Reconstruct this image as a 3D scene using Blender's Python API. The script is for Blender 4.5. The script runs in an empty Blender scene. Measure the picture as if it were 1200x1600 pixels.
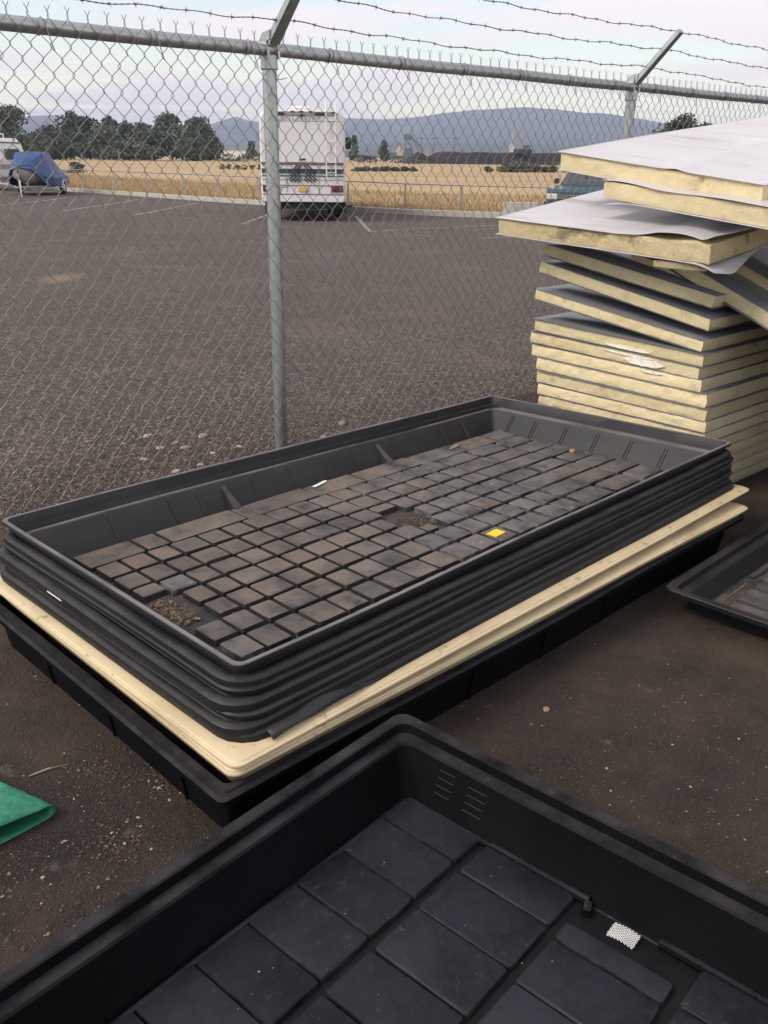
import bpy, math, random
from mathutils import Vector, Matrix, noise
rnd = random.Random(7)
R = math.radians
sc = bpy.context.scene
col = sc.collection

# ------------------------------------------------------------------ camera, sky, sun, exposure
PITCH, ROLL, CAM_H = 0.3743, 0.012, 1.4958
cam = bpy.data.cameras.new('camera')
cam.sensor_fit = 'VERTICAL'; cam.sensor_height = 24.0; cam.lens = 24.0 * 1411.9 / 1600.0
cam.clip_start = 0.05; cam.clip_end = 30000
cam_o = bpy.data.objects.new('camera', cam); col.objects.link(cam_o)
cp, sp, cr, sr = math.cos(PITCH), math.sin(PITCH), math.cos(ROLL), math.sin(ROLL)
R0, U0, F0 = Vector((1, 0, 0)), Vector((0, sp, cp)), Vector((0, cp, -sp))
rt, up = R0 * cr + U0 * sr, U0 * cr - R0 * sr
m = Matrix((rt, up, -F0)).transposed().to_4x4(); m.translation = (0, 0, CAM_H)
cam_o.matrix_world = m
sc.camera = cam_o

SUN_DIR = Vector((-0.74, -0.34, 0.72)).normalized()      # towards the sun
SUN_EL = math.asin(SUN_DIR.z); SUN_AZ = math.atan2(SUN_DIR.x, SUN_DIR.y)
world = bpy.data.worlds.new('World'); sc.world = world; world.use_nodes = True
wn, wl = world.node_tree.nodes, world.node_tree.links
wn.clear()
w_out = wn.new('ShaderNodeOutputWorld'); w_bg = wn.new('ShaderNodeBackground')
w_sky = wn.new('ShaderNodeTexSky'); w_sky.sky_type = 'NISHITA'; w_sky.sun_disc = False
w_sky.sun_elevation = SUN_EL; w_sky.sun_rotation = SUN_AZ
w_sky.air_density = 1.3; w_sky.dust_density = 1.5; w_sky.ozone_density = 1.0
w_bg.inputs['Strength'].default_value = 0.10
w_tc = wn.new('ShaderNodeTexCoord'); w_sep = wn.new('ShaderNodeSeparateXYZ')
wl.new(w_tc.outputs['Generated'], w_sep.inputs[0])
def wmath(op, a, b, clamp=False):
    n = wn.new('ShaderNodeMath'); n.operation = op; n.use_clamp = clamp
    for i, v in enumerate((a, b)):
        if isinstance(v, (int, float)): n.inputs[i].default_value = v
        else: wl.new(v, n.inputs[i])
    return n.outputs[0]
# clouds lie on a flat layer overhead: direction divided by its height
den = wmath('MAXIMUM', wmath('ADD', w_sep.outputs['Z'], 0.10), 0.03)
cu = wmath('DIVIDE', w_sep.outputs['X'], den); cv = wmath('DIVIDE', w_sep.outputs['Y'], den)
w_comb = wn.new('ShaderNodeCombineXYZ'); wl.new(cu, w_comb.inputs[0]); wl.new(cv, w_comb.inputs[1])
w_map = wn.new('ShaderNodeMapping'); w_map.inputs['Location'].default_value = (1.3, 0.55, 0.0); w_map.inputs['Scale'].default_value = (0.42, 1.0, 1.0)
wl.new(w_comb.outputs[0], w_map.inputs[0])
w_n = wn.new('ShaderNodeTexNoise'); w_n.inputs['Scale'].default_value = 0.85; w_n.inputs['Detail'].default_value = 7; w_n.inputs['Roughness'].default_value = 0.55; w_n.inputs['Distortion'].default_value = 0.5
wl.new(w_map.outputs[0], w_n.inputs['Vector'])
w_mr = wn.new('ShaderNodeMapRange'); w_mr.interpolation_type = 'SMOOTHSTEP'
w_mr.inputs['From Min'].default_value = 0.43; w_mr.inputs['From Max'].default_value = 0.57
wl.new(w_n.outputs['Fac'], w_mr.inputs['Value'])
# pale milky veil that thickens towards the horizon
veil = wmath('POWER', wmath('SUBTRACT', 1.0, wmath('MAXIMUM', w_sep.outputs['Z'], 0.0), True), 26.0)
veil = wmath('ADD', wmath('MULTIPLY', veil, 0.85), 0.12, True)
w_tint = wn.new('ShaderNodeMix'); w_tint.data_type = 'RGBA'; w_tint.blend_type = 'MULTIPLY'; w_tint.inputs['Factor'].default_value = 1.0
wl.new(w_sky.outputs[0], w_tint.inputs[6]); w_tint.inputs[7].default_value = (0.76, 0.91, 1.16, 1)
w_mix1 = wn.new('ShaderNodeMix'); w_mix1.data_type = 'RGBA'
wl.new(veil, w_mix1.inputs['Factor']); wl.new(w_tint.outputs[2], w_mix1.inputs[6]); w_mix1.inputs[7].default_value = (22.0, 19.2, 11.6, 1)
w_mix2 = wn.new('ShaderNodeMix'); w_mix2.data_type = 'RGBA'
wl.new(wmath('MULTIPLY', w_mr.outputs[0], 0.88), w_mix2.inputs['Factor']); wl.new(w_mix1.outputs[2], w_mix2.inputs[6]); w_mix2.inputs[7].default_value = (7.1, 6.2, 6.15, 1)
wl.new(w_mix2.outputs[2], w_bg.inputs['Color']); wl.new(w_bg.outputs[0], w_out.inputs[0])

sun = bpy.data.lights.new('sun', 'SUN'); sun.energy = 1.5; sun.angle = R(24); sun.color = (1.0, 0.88, 0.70)
sun_o = bpy.data.objects.new('sun', sun); col.objects.link(sun_o)
sun_o.rotation_euler = (-SUN_DIR).to_track_quat('-Z', 'Y').to_euler()
sc.view_settings.view_transform = 'Standard'; sc.view_settings.look = 'None'; sc.view_settings.exposure = 0.84; sc.view_settings.gamma = 1.0

# ------------------------------------------------------------------ materials
def mat(name, color, rough=0.6, layers=(), bump=(), metal=0.0, spec=0.5, coord='Object', vary=0.0, dust=None, dust2=None, dust3=None, alpha=None, trans=0.0, sub=None, edge=None):
    """layers: (color, noise scale, lo, hi, amount[, detail]); bump: (noise scale, strength, distance); dust: (color, lo, hi, amount)"""
    mt = bpy.data.materials.new(name); mt.use_nodes = True
    N, L = mt.node_tree.nodes, mt.node_tree.links
    bs = N['Principled BSDF']
    bs.inputs['Roughness'].default_value = rough; bs.inputs['Metallic'].default_value = metal
    bs.inputs['Specular IOR Level'].default_value = spec
    if trans: bs.inputs['Transmission Weight'].default_value = trans
    if coord == 'World':
        g = N.new('ShaderNodeNewGeometry'); vec = g.outputs['Position']
    else:
        t = N.new('ShaderNodeTexCoord'); vec = t.outputs['Object']
    if vary or coord == 'ObjectRandom':
        oi = N.new('ShaderNodeObjectInfo')
        va = N.new('ShaderNodeVectorMath'); va.operation = 'MULTIPLY_ADD'
        off_ = (37, 23, 51) if coord != 'World' else (0, 0, 0)
        L.new(oi.outputs['Random'], va.inputs[0]); va.inputs[1].default_value = off_; L.new(vec, va.inputs[2]); vec = va.outputs[0]
    cur = None
    def setin(sock, c):
        if c is None: sock.default_value = (*color, 1)
        else: L.new(c, sock)
    def ramp_noise(scale, lo, hi, detail=6, rg=0.6):
        n = N.new('ShaderNodeTexNoise'); n.inputs['Detail'].default_value = detail; n.inputs['Roughness'].default_value = rg
        if isinstance(scale, tuple):
            mp = N.new('ShaderNodeMapping'); mp.inputs['Scale'].default_value = scale; L.new(vec, mp.inputs[0]); L.new(mp.outputs[0], n.inputs['Vector']); n.inputs['Scale'].default_value = 1
        else:
            n.inputs['Scale'].default_value = scale; L.new(vec, n.inputs['Vector'])
        r = N.new('ShaderNodeMapRange'); r.inputs['From Min'].default_value = lo; r.inputs['From Max'].default_value = hi
        L.new(n.outputs['Fac'], r.inputs['Value']); return r.outputs[0]
    def mixin(fac, c2):
        nonlocal cur
        mx = N.new('ShaderNodeMix'); mx.data_type = 'RGBA'
        L.new(fac, mx.inputs['Factor']); setin(mx.inputs[6], cur); mx.inputs[7].default_value = (*c2, 1)
        cur = mx.outputs[2]
    def mul(a, b):
        n = N.new('ShaderNodeMath'); n.operation = 'MULTIPLY'; n.use_clamp = True
        L.new(a, n.inputs[0])
        if isinstance(b, (int, float)): n.inputs[1].default_value = b
        else: L.new(b, n.inputs[1])
        return n.outputs[0]
    for ly in layers:
        c2, s, lo, hi, am = ly[:5]
        mixin(mul(ramp_noise(s, lo, hi, ly[5] if len(ly) > 5 else 6), am), c2)
    for dst in (dust, dust2, dust3):
        if not dst: continue
        c2, s, lo, hi, am = dst
        g2 = N.new('ShaderNodeNewGeometry'); sx = N.new('ShaderNodeSeparateXYZ'); L.new(g2.outputs['Normal'], sx.inputs[0])
        upf = N.new('ShaderNodeMapRange'); upf.inputs['From Min'].default_value = 0.6; upf.inputs['From Max'].default_value = 0.98
        L.new(sx.outputs['Z'], upf.inputs['Value'])
        mixin(mul(mul(ramp_noise(s, lo, hi, 8, 0.65), upf.outputs[0]), am), c2)
    if edge:
        c2, lo, hi, am = edge
        g3 = N.new('ShaderNodeNewGeometry'); er = N.new('ShaderNodeMapRange'); er.inputs['From Min'].default_value = lo; er.inputs['From Max'].default_value = hi
        L.new(g3.outputs['Pointiness'], er.inputs['Value']); mixin(mul(mul(er.outputs[0], ramp_noise(16, .42, .62)), am), c2)
    if vary:
        hv = N.new('ShaderNodeHueSaturation')
        vm = N.new('ShaderNodeMapRange'); L.new(oi.outputs['Random'], vm.inputs['Value']); vm.inputs['To Min'].default_value = 1 - vary; vm.inputs['To Max'].default_value = 1 + vary
        L.new(vm.outputs[0], hv.inputs['Value']); setin(hv.inputs['Color'], cur); cur = hv.outputs['Color']
    setin(bs.inputs['Base Color'], cur)
    prev = None
    for b in bump:
        s, st, d = b
        n = N.new('ShaderNodeTexNoise'); n.inputs['Scale'].default_value = s; n.inputs['Detail'].default_value = 5; L.new(vec, n.inputs['Vector'])
        bp = N.new('ShaderNodeBump'); bp.inputs['Strength'].default_value = st; bp.inputs['Distance'].default_value = d
        L.new(n.outputs['Fac'], bp.inputs['Height'])
        if prev: L.new(prev, bp.inputs['Normal'])
        prev = bp.outputs[0]
    if prev: L.new(prev, bs.inputs['Normal'])
    if sub:
        bs.inputs['Subsurface Weight'].default_value = sub
    return mt

MT = {}
MT['black'] = mat('black_plastic', (0.0080, 0.0082, 0.0098), 0.48, [((0.019, 0.018, 0.019), (2, 2, 14), 0.45, 0.75, 0.7), ((0.085, 0.078, 0.072), 38, 0.61, 0.74, 0.4), ((0.042, 0.039, 0.037), (1.2, 1.2, 60), 0.55, 0.7, 0.5)], [(140, 0.35, 0.001), (9, 0.3, 0.006)], spec=0.30, vary=0.25, dust=((0.055, 0.049, 0.046), 6, 0.35, 0.65, 0.65))
MT['black_dusty'] = mat('dusty_black_plastic', (0.014, 0.0145, 0.017), 0.55, [((0.032, 0.031, 0.031), (3, 3, 9), 0.4, 0.75, 0.6), ((0.07, 0.066, 0.062), 30, 0.62, 0.75, 0.35)], [(150, 0.25, 0.001), (10, 0.2, 0.004)], spec=0.35, vary=0.1, dust=((0.13, 0.112, 0.108), 5, 0.25, 0.6, 0.8))
MT['black_front'] = mat('scuffed_black_plastic', (0.0026, 0.0026, 0.0036), 0.6, [((0.0055, 0.0055, 0.0075), 5, 0.4, 0.7, 0.8), ((0.045, 0.042, 0.038), (60, 10, 60), 0.69, 0.77, 0.4), ((0.06, 0.055, 0.05), 80, 0.70, 0.76, 0.4)], [(160, 0.4, 0.001), (12, 0.25, 0.003)], spec=0.08, vary=0.1, dust=((0.050, 0.046, 0.050), 7, 0.3, 0.66, 0.85), dust2=((0.12, 0.105, 0.09), 50, 0.60, 0.72, 0.5))
MT['block'] = mat('scaled_grey_pad', (0.016, 0.0158, 0.018), 0.62, [((0.036, 0.034, 0.034), 20, 0.45, 0.7, 0.6)], [(140, 0.7, 0.0014), (45, 0.5, 0.002)], coord='World', vary=0.12, spec=0.32, dust=((0.145, 0.134, 0.128), 9.0, 0.26, 0.60, 0.88), dust2=((0.170, 0.125, 0.094), 1.9, 0.52, 0.66, 0.7), dust3=((0.42, 0.40, 0.38), 26, 0.60, 0.72, 0.6), edge=((0.30, 0.29, 0.28), .54, .62, .5))
MT['block_brown'] = mat('soil_stained_pad', (0.016, 0.0155, 0.0165), 0.68, [((0.036, 0.033, 0.032), 20, 0.45, 0.7, 0.6)], [(140, 0.8, 0.0016), (45, 0.5, 0.002)], coord='World', vary=0.16, spec=0.28, dust=((0.125, 0.112, 0.104), 9.0, 0.28, 0.60, 0.88), dust2=((0.172, 0.130, 0.100), 6.0, 0.38, 0.62, 0.8), dust3=((0.07, 0.048, 0.034), 28, 0.58, 0.70, 0.7))
MT['tray_floor'] = mat('tray_floor_dirt', (0.020, 0.0185, 0.018), 0.8, [((0.085, 0.063, 0.047), 5, 0.44, 0.62, 0.8), ((0.13, 0.11, 0.095), 45, 0.63, 0.72, 0.5)], [(90, 0.6, 0.003)], coord='World')
MT['front_block'] = mat('front_tray_block', (0.0075, 0.0075, 0.0098), 0.55, [((0.016, 0.015, 0.022), 5, 0.42, 0.64, 0.8), ((0.026, 0.0245, 0.028), 38, 0.5, 0.7, 0.5), ((0.10, 0.09, 0.08), (90, 14, 14), 0.70, 0.78, 0.45), ((0.10, 0.09, 0.08), (14, 110, 14), 0.71, 0.78, 0.4)], [(170, 0.45, 0.001), (14, 0.25, 0.003)], spec=0.2, vary=0.12, dust=((0.024, 0.0225, 0.030), 3.0, 0.40, 0.64, 0.75), dust2=((0.07, 0.062, 0.055), 60, 0.60, 0.72, 0.6), edge=((0.085, 0.074, 0.06), .55, .64, .5))
MT['cream'] = mat('cream_plastic', (0.60, 0.485, 0.30), 0.45, [((0.48, 0.37, 0.22), 5, 0.46, 0.70, 0.7), ((0.17, 0.125, 0.085), 24, 0.60, 0.72, 0.7), ((0.26, 0.20, 0.13), (2, 2, 40), 0.52, 0.68, 0.55)], [(80, 0.2, 0.001)])
MT['foam'] = mat('yellow_foam', (0.70, 0.59, 0.365), 0.9, [((0.61, 0.485, 0.28), 5, 0.42, 0.66, 0.6), ((0.78, 0.69, 0.49), 60, 0.55, 0.7, 0.4), ((0.31, 0.23, 0.14), 9, 0.57, 0.73, 0.6), ((0.20, 0.145, 0.09), 100, 0.61, 0.70, 0.5)], [(260, 0.7, 0.004), (60, 0.5, 0.006)], vary=0.10)
MT['foam_rot'] = mat('water_stained_foam', (0.62, 0.51, 0.30), 0.9, [((0.74, 0.65, 0.42), 45, 0.55, 0.7, 0.45), ((0.50, 0.38, 0.20), 7, 0.42, 0.68, 0.6), ((0.16, 0.12, 0.085), (4, 30, 9), 0.56, 0.66, 0.75), ((0.12, 0.09, 0.065), 70, 0.60, 0.70, 0.6)], [(220, 1.0, 0.006), (40, 0.7, 0.01)])
MT['foam_grey'] = mat('weathered_foam', (0.40, 0.33, 0.19), 0.9, [((0.20, 0.16, 0.11), 9, 0.45, 0.65, 0.7), ((0.10, 0.08, 0.06), 50, 0.6, 0.7, 0.6)], [(200, 1.0, 0.006)])
MT['sheet'] = mat('white_sheet_metal', (0.56, 0.54, 0.555), 0.30, [((0.46, 0.435, 0.44), 1.6, 0.4, 0.66, 0.8), ((0.28, 0.24, 0.21), (2.0, 13, 13), 0.56, 0.74, 0.6), ((0.19, 0.145, 0.12), (0.7, 7, 7), 0.62, 0.71, 0.55), ((0.2, 0.16, 0.13), 60, 0.67, 0.75, 0.6)], [(4, 0.3, 0.012), (1.5, 0.3, 0.03)], vary=0.05)
MT['sheet_shaded'] = mat('shade_darkened_sheet', (0.15, 0.15, 0.165), 0.28, [((0.10, 0.10, 0.11), 3, 0.4, 0.7, 0.7), ((0.2, 0.18, 0.16), 22, 0.6, 0.74, 0.5)], [(4, 0.25, 0.01)], vary=0.1)  # sheet skin with the shade and dark reflections between panels put into its colour
MT['sheet_edge'] = mat('dark_sheet_back', (0.10, 0.10, 0.105), 0.5, [((0.2, 0.18, 0.17), 20, 0.5, 0.7, 0.5)])
MT['galv'] = mat('galvanised_steel', (0.45, 0.47, 0.47), 0.40, [((0.34, 0.355, 0.36), 30, 0.4, 0.65, 0.7), ((0.54, 0.56, 0.555), 12, 0.55, 0.7, 0.5)], [(35, .12, .002)], metal=0.85)
MT['wire'] = mat('fence_wire', (0.235, 0.23, 0.225), 0.5, [((0.34, 0.335, 0.325), 9, 0.45, 0.6, 0.6)], metal=0.55)
MT['barbed'] = mat('barbed_wire_steel', (0.13, 0.11, 0.10), 0.65, [((0.2, 0.13, 0.1), 20, 0.5, 0.65, 0.6)], metal=0.6)
MT['lot'] = mat('lot_asphalt', (0.138, 0.109, 0.095), 0.95, [((0.046, 0.035, 0.031), 70, 0.42, 0.56, 0.9, 3), ((0.062, 0.048, 0.042), 22, 0.44, 0.56, 0.75, 3), ((0.095, 0.077, 0.070), 0.22, 0.42, 0.60, 0.6), ((0.18, 0.135, 0.105), 0.8, 0.54, 0.72, 0.5), ((0.055, 0.044, 0.040), 1.4, 0.56, 0.70, 0.45), ((0.38, 0.31, 0.255), 48, 0.60, 0.65, 0.9, 2), ((0.25, 0.20, 0.165), 17, 0.60, 0.67, 0.65, 2)], [(80, 1.0, 0.018), (22, 0.8, 0.03)], spec=0.2, coord='World')
MT['pad'] = mat('pad_asphalt', (0.028, 0.0228, 0.0195), 0.9, [((0.064, 0.043, 0.030), 0.9, 0.40, 0.58, 0.9), ((0.015, 0.0132, 0.0125), 2.2, 0.48, 0.64, 0.85), ((0.09, 0.064, 0.047), 170, 0.54, 0.66, 0.7, 3), ((0.055, 0.033, 0.025), 6, 0.57, 0.70, 0.5), ((0.14, 0.125, 0.11), 9, 0.64, 0.75, 0.6), ((0.30, 0.26, 0.21), 110, 0.715, 0.755, 0.8, 2)], [(170, 0.8, 0.006), (30, 0.5, 0.01), (4, .3, .02)], spec=0.25, coord='World')
MT['field'] = mat('dry_grass_field', (0.40, 0.275, 0.138), 0.95, [((0.30, 0.185, 0.10), (0.02, 0.09, 0.1), 0.45, 0.62, 0.8), ((0.46, 0.335, 0.165), (0.05, 0.25, 0.2), 0.45, 0.65, 0.6), ((0.25, 0.185, 0.095), 1.5, 0.5, 0.7, 0.5)], [(6, 0.6, 0.05)], coord='World')
MT['straw'] = mat('dry_grass', (0.41, 0.295, 0.155), 0.9, [((0.31, 0.215, 0.115), 0.3, 0.45, 0.65, 0.6)], coord='World')
MT['kerb'] = mat('concrete', (0.42, 0.39, 0.34), 0.9, [((0.30, 0.27, 0.23), 4, 0.45, 0.7, 0.6)], [(60, 0.4, 0.004)], coord='World')
MT['line'] = mat('worn_white_paint', (0.50, 0.49, 0.48), 0.8, [((0.105, 0.088, 0.083), 5, 0.36, 0.56, 0.9)], coord='World')
MT['tanpatch'] = mat('spilled_sand', (0.20, 0.148, 0.105), 0.95, [((0.115, 0.092, 0.083), 7, 0.36, 0.55, 0.95)], coord='World')
MT['hill'] = mat('hill_slopes', (0.060, 0.060, 0.055), 1.0, [((0.10, 0.09, 0.072), 0.0012, 0.42, 0.62, 0.8), ((0.045, 0.048, 0.046), 0.004, 0.5, 0.65, 0.7)], coord='World', spec=0.0)
MT['mound'] = mat('dark_gravel_heap', (0.028, 0.025, 0.025), 1.0, [((0.05, 0.043, 0.042), 0.2, 0.4, 0.65, 0.7)], coord='World', spec=0.1)
MT['leaf0'] = mat('leaf_dark_green', (0.046, 0.062, 0.034), 0.8, [((0.075, 0.09, 0.048), 0.25, 0.42, 0.65, 0.8)], coord='World', vary=0.2)
MT['leaf1'] = mat('leaf_olive', (0.075, 0.085, 0.040), 0.8, [((0.05, 0.06, 0.03), 0.3, 0.42, 0.65, 0.8)], coord='World', vary=0.2)
MT['leaf2'] = mat('bare_grey_twig', (0.105, 0.09, 0.07), 0.9, coord='World', vary=0.15)
MT['sage'] = mat('sagebrush_leaf', (0.125, 0.12, 0.075), 0.9, [((0.08, 0.08, 0.05), 0.7, 0.4, 0.65, 0.8)], coord='World')
MT['bark'] = mat('bark', (0.07, 0.055, 0.042), 0.95)
MT['rv'] = mat('rv_white', (0.68, 0.66, 0.66), 0.35, [((0.60, 0.575, 0.57), 0.8, 0.4, 0.7, 0.6)], spec=0.4)
MT['rv_grey'] = mat('rv_grey_trim', (0.27, 0.26, 0.25), 0.5)
MT['maroon'] = mat('maroon_stripe', (0.16, 0.085, 0.085), 0.4)
MT['green'] = mat('dark_green_stripe', (0.028, 0.055, 0.065), 0.4)
MT['darkslat'] = mat('dark_louver', (0.02, 0.022, 0.024), 0.5)
MT['rubber'] = mat('rubber', (0.018, 0.018, 0.019), 0.85)
MT['redlens'] = mat('red_lens', (0.085, 0.012, 0.02), 0.3)
MT['amber'] = mat('marker_lens', (0.09, 0.016, 0.014), 0.3)
MT['plate'] = mat('yellow_licence_plate', (0.62, 0.36, 0.10), 0.5, [((0.7, 0.45, 0.2), 20, 0.4, 0.6, 0.5)])
MT['chrome'] = mat('bright_metal', (0.6, 0.6, 0.6), 0.25, metal=0.9)
MT['blue_tarp'] = mat('blue_tarpaulin', (0.016, 0.052, 0.165), 0.5, [((0.024, 0.08, 0.225), 3, 0.4, 0.65, 0.6)], [(7, 0.8, 0.05)])
MT['hull'] = mat('grey_hull', (0.36, 0.35, 0.34), 0.45)
MT['truck'] = mat('teal_blue_paint', (0.022, 0.060, 0.088), 0.25, [((0.035, 0.08, 0.11), 2, 0.4, 0.7, 0.5)], spec=0.6)
MT['glass'] = mat('window_glass', (0.03, 0.035, 0.04), 0.12, spec=0.8)
MT['lens'] = mat('headlight_lens', (0.55, 0.52, 0.47), 0.2)
MT['white'] = mat('white_plastic', (0.72, 0.70, 0.66), 0.5)
MT['greentarp'] = mat('green_tarp', (0.020, 0.165, 0.092), 0.5, [((0.04, 0.29, 0.17), 18, 0.45, 0.65, 0.6), ((0.16, 0.25, 0.22), 9, 0.58, 0.72, 0.45)], [(14, 0.9, 0.012), (40, 0.6, 0.005), (240, 0.3, 0.001)])
MT['yellow'] = mat('yellow_label', (0.85, 0.55, 0.02), 0.6)
MT['stone'] = mat('pale_stone', (0.34, 0.255, 0.18), 0.85, [((0.19, 0.135, 0.10), 40, 0.4, 0.6, 0.7)], [(60, 0.5, 0.003)], vary=0.4)
MT['pebble'] = mat('gravel', (0.12, 0.096, 0.084), 0.9, [((0.32, 0.25, 0.19), 55, 0.56, 0.63, 0.9, 1), ((0.034, 0.028, 0.026), 47, 0.42, 0.54, 0.85, 1), ((0.17, 0.10, 0.07), 35, 0.58, 0.65, 0.7, 1)], coord='World')
MT['groove'] = mat('dark_groove', (0.005, 0.005, 0.006), 0.6, [((0.014, 0.0135, 0.014), 9, 0.45, 0.7, 0.7)], [(90, .3, .002)], spec=0.2)
MT['rim_dusty'] = mat('dusty_rim', (0.015, 0.015, 0.018), 0.55, [((0.034, 0.032, 0.033), (3, 3, 9), 0.4, 0.75, 0.6), ((0.08, 0.075, 0.07), 45, 0.62, 0.74, 0.4)], [(150, 0.3, 0.001)], spec=0.35, dust=((0.20, 0.178, 0.172), 3.5, 0.22, 0.55, 0.85))
MT['chip'] = mat('wood_chip', (0.38, 0.31, 0.22), 0.9, [((0.16, 0.10, 0.06), 13, 0.45, 0.55, 0.9)], coord='World')
MT['redchip'] = mat('bark_chip', (0.085, 0.050, 0.034), 0.9, [((0.05, 0.035, 0.028), 30, 0.4, 0.6, 0.8)], coord='World')
MT['granule'] = mat('vermiculite', (0.25, 0.185, 0.115), 0.9, [((0.07, 0.045, 0.03), 60, 0.42, 0.56, 0.9)], coord='World')
MT['brown'] = mat('brown_soil', (0.10, 0.06, 0.035), 0.95, [((0.20, 0.12, 0.07), 40, 0.45, 0.6, 0.8)], [(150, 0.8, 0.004)])
MT['orange'] = mat('orange_stone', (0.34, 0.17, 0.11), 0.8)
MT['plantblue'] = mat('far_machine', (0.10, 0.12, 0.15), 0.8)
MT['fartan'] = mat('far_building', (0.50, 0.42, 0.37), 0.8)
MT['paint'] = mat('white_overspray', (0.80, 0.77, 0.68), 0.8, [((0.66, 0.57, 0.40), 30, 0.5, 0.62, 0.8)], [(120, 0.5, 0.003)])
MT['mark'] = mat('worn_moulding', (0.045, 0.044, 0.046), 0.6)
MT['sandgrain'] = mat('tan_sand', (0.24, 0.175, 0.12), 0.95)
MT['wood'] = mat('pole_wood', (0.14, 0.11, 0.09), 0.9)

# ------------------------------------------------------------------ mesh helpers
def obj(name, me, parent=None, loc=None, rot=None):
    o = bpy.data.objects.new(name, me); col.objects.link(o)
    if parent: o.parent = parent
    if loc is not None: o.location = loc
    if rot is not None: o.rotation_euler = rot
    return o
def tag(o, label=None, cat=None, group=None, kind=None):
    if label: o['label'] = label
    if cat: o['category'] = cat
    if group: o['group'] = group
    if kind: o['kind'] = kind
    return o
def thing(name, label, cat, loc=(0, 0, 0), rz=0.0, group=None):
    o = bpy.data.objects.new(name, None); col.objects.link(o); o.location = loc; o.rotation_euler = (0, 0, rz)
    o.empty_display_size = 0.1
    return tag(o, label, cat, group)
class MB:
    def __init__(s): s.v = []; s.f = []
    def add(s, vs, fs):
        b = len(s.v); s.v += [tuple(p) for p in vs]; s.f += [tuple(i + b for i in f) for f in fs]
    def box(s, c, d, rz=0.0, M=None, ch=0.0):
        hx, hy, hz = d[0] / 2, d[1] / 2, d[2] / 2
        if ch <= 0:
            vs = [(x, y, z) for z in (-hz, hz) for y in (-hy, hy) for x in (-hx, hx)]
            fs = [(0, 2, 3, 1), (4, 5, 7, 6), (0, 1, 5, 4), (2, 6, 7, 3), (0, 4, 6, 2), (1, 3, 7, 5)]
        else:
            vs = []; idx = {}
            for sx in (-1, 1):
                for sy in (-1, 1):
                    for sz in (-1, 1):
                        for ax in range(3):
                            p = [sx * (hx - ch), sy * (hy - ch), sz * (hz - ch)]
                            p[ax] = (sx * hx, sy * hy, sz * hz)[ax]
                            idx[(sx, sy, sz, ax)] = len(vs); vs.append(tuple(p))
            fs = []
            for ax in range(3):
                o1, o2 = [a for a in range(3) if a != ax]
                for sg in (-1, 1):
                    q = []
                    for a, b in ((-1, -1), (1, -1), (1, 1), (-1, 1)):
                        k = [0, 0, 0]; k[ax] = sg; k[o1] = a; k[o2] = b; q.append(idx[(*k, ax)])
                    if (sg > 0) != (ax != 1): q.reverse()
                    fs.append(tuple(q))
            for ax in range(3):          # edges along ax
                o1, o2 = [a for a in range(3) if a != ax]
                for a in (-1, 1):
                    for b in (-1, 1):
                        k0 = [0, 0, 0]; k0[o1] = a; k0[o2] = b; k1 = list(k0); k0[ax] = -1; k1[ax] = 1
                        q = [idx[(*k0, o1)], idx[(*k1, o1)], idx[(*k1, o2)], idx[(*k0, o2)]]
                        fs.append(tuple(q))
            for sx in (-1, 1):
                for sy in (-1, 1):
                    for sz in (-1, 1):
                        fs.append(tuple(idx[(sx, sy, sz, a)] for a in range(3)))
        cz, sz_ = math.cos(rz), math.sin(rz)
        out = []
        for x, y, z in vs:
            p = Vector((x * cz - y * sz_ + c[0], x * sz_ + y * cz + c[1], z + c[2]))
            out.append(M @ p if M else p)
        s.add(out, fs); return s
    def tube(s, pts, r, n=6, cap=True, closed=False):
        pts = [Vector(p) for p in pts]; k = len(pts); rings = []
        ref = None
        for i, p in enumerate(pts):
            a = pts[i - 1] if (i or closed) else pts[i]; b = pts[(i + 1) % k] if (i < k - 1 or closed) else pts[i]
            t = (b - a); t = t.normalized() if t.length > 1e-9 else Vector((0, 0, 1))
            if ref is None: ref = t.orthogonal().normalized()
            ref = (ref - t * ref.dot(t)); ref = ref.normalized() if ref.length > 1e-6 else t.orthogonal().normalized()
            bn = t.cross(ref); rr = r[i] if isinstance(r, (list, tuple)) else r
            rings.append([p + (ref * math.cos(2 * math.pi * j / n) + bn * math.sin(2 * math.pi * j / n)) * rr for j in range(n)])
        fs = []
        for i in range(k if closed else k - 1):
            i2 = (i + 1) % k
            for j in range(n): fs.append((i * n + j, i * n + (j + 1) % n, i2 * n + (j + 1) % n, i2 * n + j))
        if cap and not closed: fs += [tuple(range(n))[::-1], tuple((k - 1) * n + j for j in range(n))]
        s.add([p for rg in rings for p in rg], fs); return s
    def prism(s, poly, axis, a, b):
        """poly of 2D points extruded along axis (0,1,2) from a to b"""
        n = len(poly)
        def pt(p, t):
            return {0: (t, p[0], p[1]), 1: (p[0], t, p[1]), 2: (p[0], p[1], t)}[axis]
        s.add([pt(p, a) for p in poly] + [pt(p, b) for p in poly],
              [tuple(range(n))[::-1], tuple(range(n, 2 * n))] + [(i, (i + 1) % n, n + (i + 1) % n, n + i) for i in range(n)]); return s
    def build(s, name, mt, parent=None, loc=None, rot=None, smooth=False):
        me = bpy.data.meshes.new(name); me.from_pydata(s.v, [], s.f); me.materials.append(MT[mt]); fix(me, smooth)
        return obj(name, me, parent, loc, rot)
def fix(me, smooth=False, angle=None):
    import bmesh
    b = bmesh.new(); b.from_mesh(me); bmesh.ops.recalc_face_normals(b, faces=b.faces); b.to_mesh(me); b.free()
    if smooth:
        for p in me.polygons: p.use_smooth = True
        if angle: me.set_sharp_from_angle(angle=R(angle))
    me.update()
def gz(y): return -0.0114 * min(max(y - 5, 0), 35)
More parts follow.
